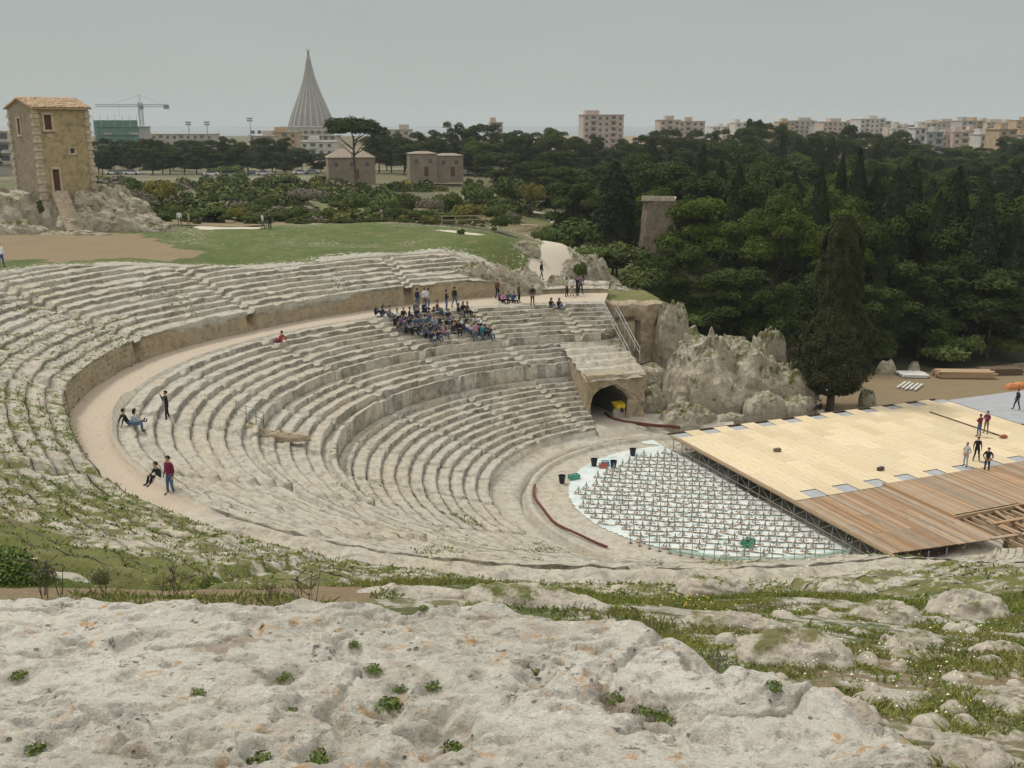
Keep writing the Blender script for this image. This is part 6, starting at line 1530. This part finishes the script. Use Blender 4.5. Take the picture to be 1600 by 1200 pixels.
def figure(pose):
    """joint positions (person faces +y)"""
    J = {}
    st = pose['base']
    if st == 'stand':
        sp = pose.get('spread', .10)
        J['pel'] = V3(0, 0, .93); J['spine'] = V3(0, 0, 1.10); J['chest'] = V3(0, .0, 1.30); J['neck'] = V3(0, 0, 1.47); J['head'] = V3(0, .02, 1.60)
        for s, n in ((-1, 'l'), (1, 'r')):
            J['hip'+n] = V3(.09*s, 0, .88); J['knee'+n] = V3((.10+sp*.3)*s, .03+pose.get('stride', 0)*s*.5, .50); J['ank'+n] = V3((.10+sp)*s, -.02+pose.get('stride', 0)*s, .08); J['toe'+n] = V3((.12+sp)*s, .15+pose.get('stride', 0)*s, .04)
            J['sh'+n] = V3(.18*s, 0, 1.40)
            a = pose.get('arm', 'down')
            if a == 'down': J['el'+n] = V3(.25*s, -.03, 1.14); J['wr'+n] = V3(.26*s, .05, .90)
            elif a == 'pocket': J['el'+n] = V3(.31*s, -.06, 1.13); J['wr'+n] = V3(.18*s, .07, .94)
            elif a == 'folded': J['el'+n] = V3(.25*s, .06, 1.15); J['wr'+n] = V3(-.06*s, .22, 1.19+.03*s)
            elif a == 'camera': J['el'+n] = V3(.24*s, .18, 1.25); J['wr'+n] = V3(.07*s, .28, 1.52)
    else:
        lean = pose.get('lean', 0.)
        z = .12
        J['pel'] = V3(0, 0, z); J['spine'] = V3(0, -.02-lean*.3, z+.18); J['chest'] = V3(0, .0-lean*.8, z+.38-abs(lean)*.1); J['neck'] = V3(0, .02-lean*1.0, z+.55-abs(lean)*.15); J['head'] = V3(0, .06-lean*1.1, z+.69-abs(lean)*.15)
        kn = pose.get('knee', 'bench')
        for s, n in ((-1, 'l'), (1, 'r')):
            J['hip'+n] = V3(.10*s, .02, z)
            if kn == 'bench': J['knee'+n] = V3(.14*s, .44, z+.03); J['ank'+n] = V3(.13*s, .46, z-.38); J['toe'+n] = V3(.14*s, .62, z-.43)
            elif kn == 'up': J['knee'+n] = V3(.14*s, .36, z+.28); J['ank'+n] = V3(.12*s, .50, z-.10); J['toe'+n] = V3(.13*s, .67, z-.13)
            else: J['knee'+n] = V3(.12*s, .45, z+.08*(1+s)*.6); J['ank'+n] = V3(.14*s, .86, z-.06); J['toe'+n] = V3(.16*s, .93, z+.08)
            J['sh'+n] = J['chest']+V3(.18*s, 0, .09)
            a = pose.get('arm', 'lap')
            if a == 'lap': J['el'+n] = J['sh'+n]+V3(.06*s, .05, -.26); J['wr'+n] = V3(.10*s, .30, z+.16)
            elif a == 'back': J['el'+n] = J['sh'+n]+V3(.06*s, -.14, -.22); J['wr'+n] = J['sh'+n]+V3(.08*s, -.22, -.44)
            elif a == 'hug': J['el'+n] = J['sh'+n]+V3(.08*s, .14, -.22); J['wr'+n] = V3(.05*s, .42, z+.30)
    return J
REGION = {'top': ['spine', 'chest'], }
def body_mesh(pose, name):
    J = figure(pose); V = []; E = []; R = []; idx = {}
    def add(n, p, r, par=None):
        idx[n] = len(V); V.append(tuple(p)); R.append(r if isinstance(r, tuple) else (r, r))
        if par is not None: E.append((idx[par], idx[n]))
    add('pel', J['pel'], (.145, .115)); add('spine', J['spine'], (.135, .105), 'pel'); add('chest', J['chest'], (.165, .12), 'spine')
    add('neck', J['neck'], .058, 'chest'); hd = J['head']; up = (hd-J['neck']).normalized()
    add('jaw', J['neck'].lerp(hd, .55)+V3(0, .015, 0), .072, 'neck'); add('head', hd, (.083, .095), 'jaw'); add('crown', hd+up*.10, .070, 'head')
    add('nose', hd+V3(0, .105, -.01), .014, 'head')
    for s, n in ((-1, 'l'), (1, 'r')):
        add('sh'+n, J['sh'+n], .068, 'chest'); add('el'+n, J['el'+n], .046, 'sh'+n); add('wr'+n, J['wr'+n], .030, 'el'+n)
        d = (J['wr'+n]-J['el'+n]).normalized(); side = d.orthogonal().normalized(); pc = J['wr'+n]+d*.06; add('palm'+n, pc, (.036, .018), 'wr'+n)
        for k, (o_, L) in enumerate(((-.028, .075), (-.01, .085), (.01, .08), (.027, .065))):
            add('f%d%s' % (k, n), pc+side*o_+d*(L*.55), .011, 'palm'+n); add('g%d%s' % (k, n), pc+side*o_*1.1+d*L+V3(0, .012, -.012), .009, 'f%d%s' % (k, n))
        add('th'+n, pc-side*.05-d*.01, .012, 'palm'+n)
        add('hip'+n, J['hip'+n], .098, 'pel'); add('mid'+n, J['hip'+n].lerp(J['knee'+n], .5), .084, 'hip'+n); add('knee'+n, J['knee'+n], .062, 'mid'+n); add('calf'+n, J['knee'+n].lerp(J['ank'+n], .35), .058, 'knee'+n); add('ank'+n, J['ank'+n], .045, 'calf'+n); add('toe'+n, J['toe'+n], (.046, .034), 'ank'+n)
    me = bpy.data.meshes.new(name+'_rig'); me.from_pydata(V, E, []); o = bpy.data.objects.new(name+'_rig', me); C.objects.link(o)
    sk_ = o.modifiers.new('skin', 'SKIN'); sk_.use_smooth_shade = True; sb = o.modifiers.new('sub', 'SUBSURF'); sb.levels = 1
    for i, r in enumerate(R): me.skin_vertices[0].data[i].radius = r
    me.skin_vertices[0].data[0].use_root = True
    bpy.context.view_layer.update()
    ev = o.evaluated_get(bpy.context.evaluated_depsgraph_get()); out = bpy.data.meshes.new_from_object(ev); out.name = 'body'
    bpy.data.objects.remove(o)
    n = len(out.polygons); ctr = np.empty(n*3); out.polygons.foreach_get('center', ctr); ctr = ctr.reshape(-1, 3)
    SEG = []
    def seg(a, b, k): SEG.append((np.array(a), np.array(b), k))
    seg(J['pel']+V3(0, 0, .06) if pose['base'] == 'stand' else J['pel']+V3(0, 0, .05), J['chest'], 1); seg(J['chest'], J['neck']-(J['neck']-J['chest'])*.2, 1); seg(J['neck'], J['head'], 0); seg(J['head'], J['head']+up*.1, 0)
    for n_ in 'lr':
        seg(J['sh'+n_], J['el'+n_], 1); e2 = J['wr'+n_]; seg(J['el'+n_], J['el'+n_].lerp(e2, .92), 1); seg(e2, e2+(e2-J['el'+n_]).normalized()*.16, 0)
        seg(J['pel']-V3(0, 0, .02), J['hip'+n_], 2); seg(J['hip'+n_], J['knee'+n_], 2); seg(J['knee'+n_], J['knee'+n_].lerp(J['ank'+n_], .88), 2); seg(J['ank'+n_], J['toe'+n_], 3)
    best = np.full(n, 1e9); mi = np.zeros(n, np.int32)
    for a, b, k in SEG:
        ab_ = b-a; t = np.clip(((ctr-a)@ab_)/(ab_@ab_+1e-9), 0, 1); d = np.linalg.norm(ctr-a-t[:, None]*ab_, axis=1)
        w = d < best; best[w] = d[w]; mi[w] = k
    out.materials.clear()
    for m_ in (SKIN, CM('black'), CM('denim'), CM('black')): out.materials.append(m_)
    out.polygons.foreach_set('material_index', mi); out.polygons.foreach_set('use_smooth', np.ones(n, bool)); out.update()
    return out, J, up
def hair_mesh(J, up, long_=False):
    n, m_ = 14, 8; V = []; F = []; hd = J['head']; f = Vector((0, 1, 0))
    for j_ in range(m_):
        v = j_/(m_-1)*math.pi*.62
        for i in range(n):
            t = 2*math.pi*i/n; x = math.sin(v)*math.cos(t)*.098; y = math.sin(v)*math.sin(t)*.115-.012; z = math.cos(v)*.115
            if math.sin(t) > .15 and j_ > 3: z = math.cos(math.pi*.62*3.4/(m_-1))*.115; 
            if long_ and math.sin(t) < .1 and j_ > 4: z -= (j_-4)*.055; y -= .01
            V.append(hd+Vector((x, y, z+.04)))
    F = [(j_*n+i, j_*n+(i+1) % n, (j_+1)*n+(i+1) % n, (j_+1)*n+i) for j_ in range(m_-1) for i in range(n)]
    me = bpy.data.meshes.new('hair'); me.from_pydata([tuple(v) for v in V], [], F); me.materials.append(HAIRM['dark']); me.update()
    for p in me.polygons: p.use_smooth = True
    return me
POSES = dict(stand=dict(base='stand'), pocket=dict(base='stand', arm='pocket', spread=.04), folded=dict(base='stand', arm='folded', spread=.05), walk=dict(base='stand', stride=.22, spread=.02), camera=dict(base='stand', arm='camera', spread=.30, stride=-.12),
    sit=dict(base='sit'), situp=dict(base='sit', knee='up', arm='hug', lean=-.05), recline=dict(base='sit', knee='out', arm='back', lean=.22), sitlow=dict(base='sit', knee='bench', arm='lap', lean=-.10))
PM = {}
for k, p in POSES.items():
    b_, J, up = body_mesh(p, k); PM[k] = (b_, hair_mesh(J, up), hair_mesh(J, up, True))
def person(pose, p, face, top, legs, hair='dark', lab='', group=None, longh=False, s=1.0, bag=None):
    e_ = empty('person', p, face, lab, 'person', group); e_.scale = (s, s, s)
    o = obj('body', PM[pose][0], e_)
    for i, m_ in ((1, CM(top)), (2, CM(legs))):
        o.material_slots[i].link = 'OBJECT'; o.material_slots[i].material = m_
    h = obj('hair', PM[pose][2 if longh else 1], e_); h.material_slots[0].link = 'OBJECT'; h.material_slots[0].material = HAIRM[hair]
    return e_
def face_to(p, q): d = Vector(q)-Vector(p); return math.atan2(-d.x, d.y)
def zdeck(p, z=ZS+.02): return Vector((p.x, p.y, z))
DK = lambda x, y: at(x, y, ZS+.02)
cen = Vector(W_(42, 52, 0))
for pose, x, y, f, top, legs, hair, lab in [('pocket', 1508, 729, 2.0, 'lightgrey', 'lightgrey', 'grey', 'person in light grey work clothes standing on the deck left of the group'), ('stand', 1525, 720, 3.0, 'black', 'black', 'dark', 'person in a long black coat in the middle of the group on the stage'),
        ('pocket', 1541, 738, 2.6, 'black', 'black', 'dark', 'person in black at the near edge of the yellow deck, seen from behind'), ('folded', 1529, 682, .4, 'maroon', 'denim', 'brown', 'person in a dark red top and jeans behind the black coat'), ('folded', 1540, 677, 2.2, 'maroon', 'khaki', 'dark', 'person in a dark top and olive trousers furthest back in the stage group'),
        ('walk', 1588, 640, 1.6, 'navy', 'navy', 'dark', 'person in navy walking on the grey deck at the right edge')]:
    person(pose, DK(x, y), f, top, legs, hair, lab)
def onT(x, y, dz=0): p = on_theatre(x, y); return Vector((p.x, p.y, p.z+dz))
person('camera', onT(262, 658), 2.0, 'black', 'black', 'dark', 'photographer in black with legs wide apart on the curved walk', s=1.02)
person('recline', onT(200, 664, .0), -.9, 'black', 'denim', 'dark', 'person in black sitting on the kerb of the walk with legs stretched out')
person('sitlow', onT(207, 668, .05), -1.3, 'lightblue', 'denim', 'dark', 'person in light blue seated on the near side of the one in black', longh=True)
person('situp', onT(248, 757, .1), 2.4, 'black', 'black', 'dark', 'person in black sitting low beside the standing maroon jacket')
person('stand', onT(267, 768, -.15), 2.6, 'maroon', 'denim', 'dark', 'person in a maroon and white jacket standing by the curved kerb')
person('recline', onT(437, 537), 1.2, 'red', 'maroon', 'brown', 'person in red sitting alone on the far walk')
for pose, x, y, top, legs, lab, lh in [('pocket', 831, 480, 'black', 'black', 'person in black standing at the edge of the walk right of the crowd', False), ('stand', 811, 474, 'brown', 'black', 'dark clothed person standing left of the one in black', False), ('walk', 846, 437, 'black', 'grey', 'person walking down the pale path', False),
        ('stand', 884, 462, 'beige', 'black', 'person in a beige jacket and black trousers near the end of the walk', True), ('pocket', 893, 461, 'white', 'beige', 'person in a white top near the end of the walk', True), ('folded', 902, 460, 'black', 'black', 'person in black standing at the right end of the walk', False), ('stand', 907, 458, 'purple', 'black', 'person in dark purple at the far right end of the walk', False),
        ('stand', 3, 418, 'white', 'blue', 'person in white and blue at the left edge of the picture', False)]:
    p = onT(x, y) if (y > 455) else on_ground(x, y)
    person(pose, p, face_to(p, cen)+random.uniform(-.6, .6), top, legs, random.choice(['dark', 'brown']), lab, None, lh)
for pose, x, y, top, lab in [('sit', 780, 472, 'purple', 'seated person in purple at the left of the group by the rocks'), ('situp', 786, 474, 'pink', 'seated person in pink second from left by the rocks'), ('sit', 795, 472, 'denim', 'seated person in a denim jacket by the rocks'), ('sit', 802, 473, 'blue', 'seated person in blue by the rocks next to the standing pair'),
        ('situp', 860, 482, 'black', 'left one of two long haired people in black seated on the top row'), ('situp', 872, 482, 'black', 'right one of two long haired people in black seated on the top row'), ('stand', 778, 466, 'brown', 'person in brown leaning at the rock niche, leftmost')]:
    p = onT(x, y, .05); person(pose, p, face_to(p, cen)+random.uniform(-.3, .3), top, 'denim' if 'two' in lab else 'black', 'dark' if 'two' in lab else 'brown', lab, None, 'long' in lab)
# the seated crowd: (x, y) of each seat in the photograph
random.seed(5)
CR = [(587, 494, 'top row'), (597, 496, 'top row'), (609, 497, 'top row'), (620, 500, 'second row'), (630, 498, 'second row'), (640, 499, 'second row'), (652, 498, 'second row'), (663, 499, 'second row'), (676, 497, 'second row'), (688, 498, 'second row'), (700, 501, 'second row'),
      (617, 511, 'third row'), (627, 512, 'third row'), (637, 511, 'third row'), (647, 512, 'third row'), (656, 511, 'third row'), (667, 510, 'third row'), (677, 511, 'third row'), (687, 512, 'third row'), (698, 512, 'third row'), (708, 513, 'third row'), (719, 514, 'third row'),
      (622, 521, 'fourth row'), (633, 523, 'fourth row'), (643, 524, 'fourth row'), (653, 523, 'fourth row'), (662, 522, 'fourth row'), (673, 524, 'fourth row'), (683, 523, 'fourth row'), (693, 524, 'fourth row'), (706, 522, 'fourth row'),
      (665, 533, 'front row'), (675, 534, 'front row'), (685, 532, 'front row'), (716, 518, 'right hand cluster'), (724, 521, 'right hand cluster'), (732, 520, 'right hand cluster'), (740, 522, 'right hand cluster'), (748, 523, 'right hand cluster'), (757, 524, 'right hand cluster'), (764, 526, 'right hand cluster'),
      (727, 510, 'right hand cluster'), (742, 510, 'right hand cluster'), (730, 490, 'top row'), (724, 488, 'top row'), (716, 492, 'top row'), (648, 488, 'top row'), (683, 489, 'top row'), (661, 489, 'top row'), (670, 504, 'second row'), (682, 506, 'third row'), (750, 514, 'right hand cluster')]
tops = ['black']*12+['navy']*9+['blue', 'denim', 'denim', 'grey', 'grey', 'white', 'white', 'maroon', 'brown', 'brown', 'green', 'teal', 'pink', 'lightblue', 'beige', 'lightgrey', 'purple']
seen = set()
for i, (x, y, row) in enumerate(CR):
    for _ in range(40):
        top = random.choice(tops); legs = random.choice(['denim', 'denim', 'navy', 'black', 'grey']); hair = random.choice(['dark', 'dark', 'brown', 'brown', 'fair']); lh = random.random() < .45
        pose = random.choice(['sit', 'sit', 'sitlow', 'situp', 'sitlow']); key = (row, top, hair, lh)
        if key not in seen: break
    seen.add(key); p = onT(x, y, .05)
    cols = dict(lightblue='light blue', lightgrey='light grey')
    lab = 'seated person with %s %s hair and %s top, %s of crowd' % ('long' if lh else 'short', hair, cols.get(top, top), row)
    if row == 'right hand cluster': lab = 'seated person with %s %s hair and %s top in the right hand cluster' % ('long' if lh else 'short', hair, cols.get(top, top))
    person(pose, p, face_to(p, cen)+random.uniform(-.7, .7), top, legs, hair, lab, 'people seated together on the upper rows', lh)
for i, (x, y, pose, top, lab) in enumerate([(653, 482, 'stand', 'navy', 'person in navy standing on the walk behind the crowd, leftmost'), (664, 481, 'pocket', 'white', 'person in white standing on the walk behind the crowd'), (670, 483, 'stand', 'lightgrey', 'person in light grey standing behind the crowd'), (698, 486, 'folded', 'black', 'person in black standing behind the crowd'),
        (710, 480, 'walk', 'black', 'person in black walking past the retaining wall'), (744, 535, 'stand', 'pink', 'person in pink standing in front of the right hand cluster'), (752, 538, 'pocket', 'teal', 'person in dark teal standing at the right of the crowd')]):
    p = onT(x, y); person(pose, p, face_to(p, cen)+random.uniform(-2, 2), top, 'denim', 'dark', lab)
for x, y, top, legs, lab in [(296, 352, 'beige', 'khaki', 'distant person in beige on the track behind the grassy slope'), (281, 350, 'white', 'grey', 'distant person in white by the rocks'), (411, 354, 'white', 'denim', 'distant person in white beyond the grassy slope'), (422, 355, 'black', 'black', 'distant person in black beyond the grassy slope')]:
    p = on_ground(x, y+4); person('walk', p, random.uniform(0, 6), top, legs, 'dark', lab)
person('situp', Vector(W_(53.6, 64.3, .9)), 1.0, 'black', 'black', 'dark', 'person in black crouching by the wall at the foot of the cypress')

# haze over the plain
hz = MB(); hz.box((0, 2400, 20), (9000, 5400, 90)); m = bpy.data.materials.new('haze_air'); m.use_nodes = True; m.node_tree.nodes.clear()
om = m.node_tree.nodes.new('ShaderNodeOutputMaterial'); pv = m.node_tree.nodes.new('ShaderNodeVolumePrincipled'); pv.inputs['Color'].default_value = (.86, .92, .93, 1); pv.inputs['Density'].default_value = .00016
m.node_tree.links.new(pv.outputs[0], om.inputs['Volume'])
o = hz.build('haze', m, None); tag(o, 'thin pale haze over the whole view', 'haze', kind='stuff')
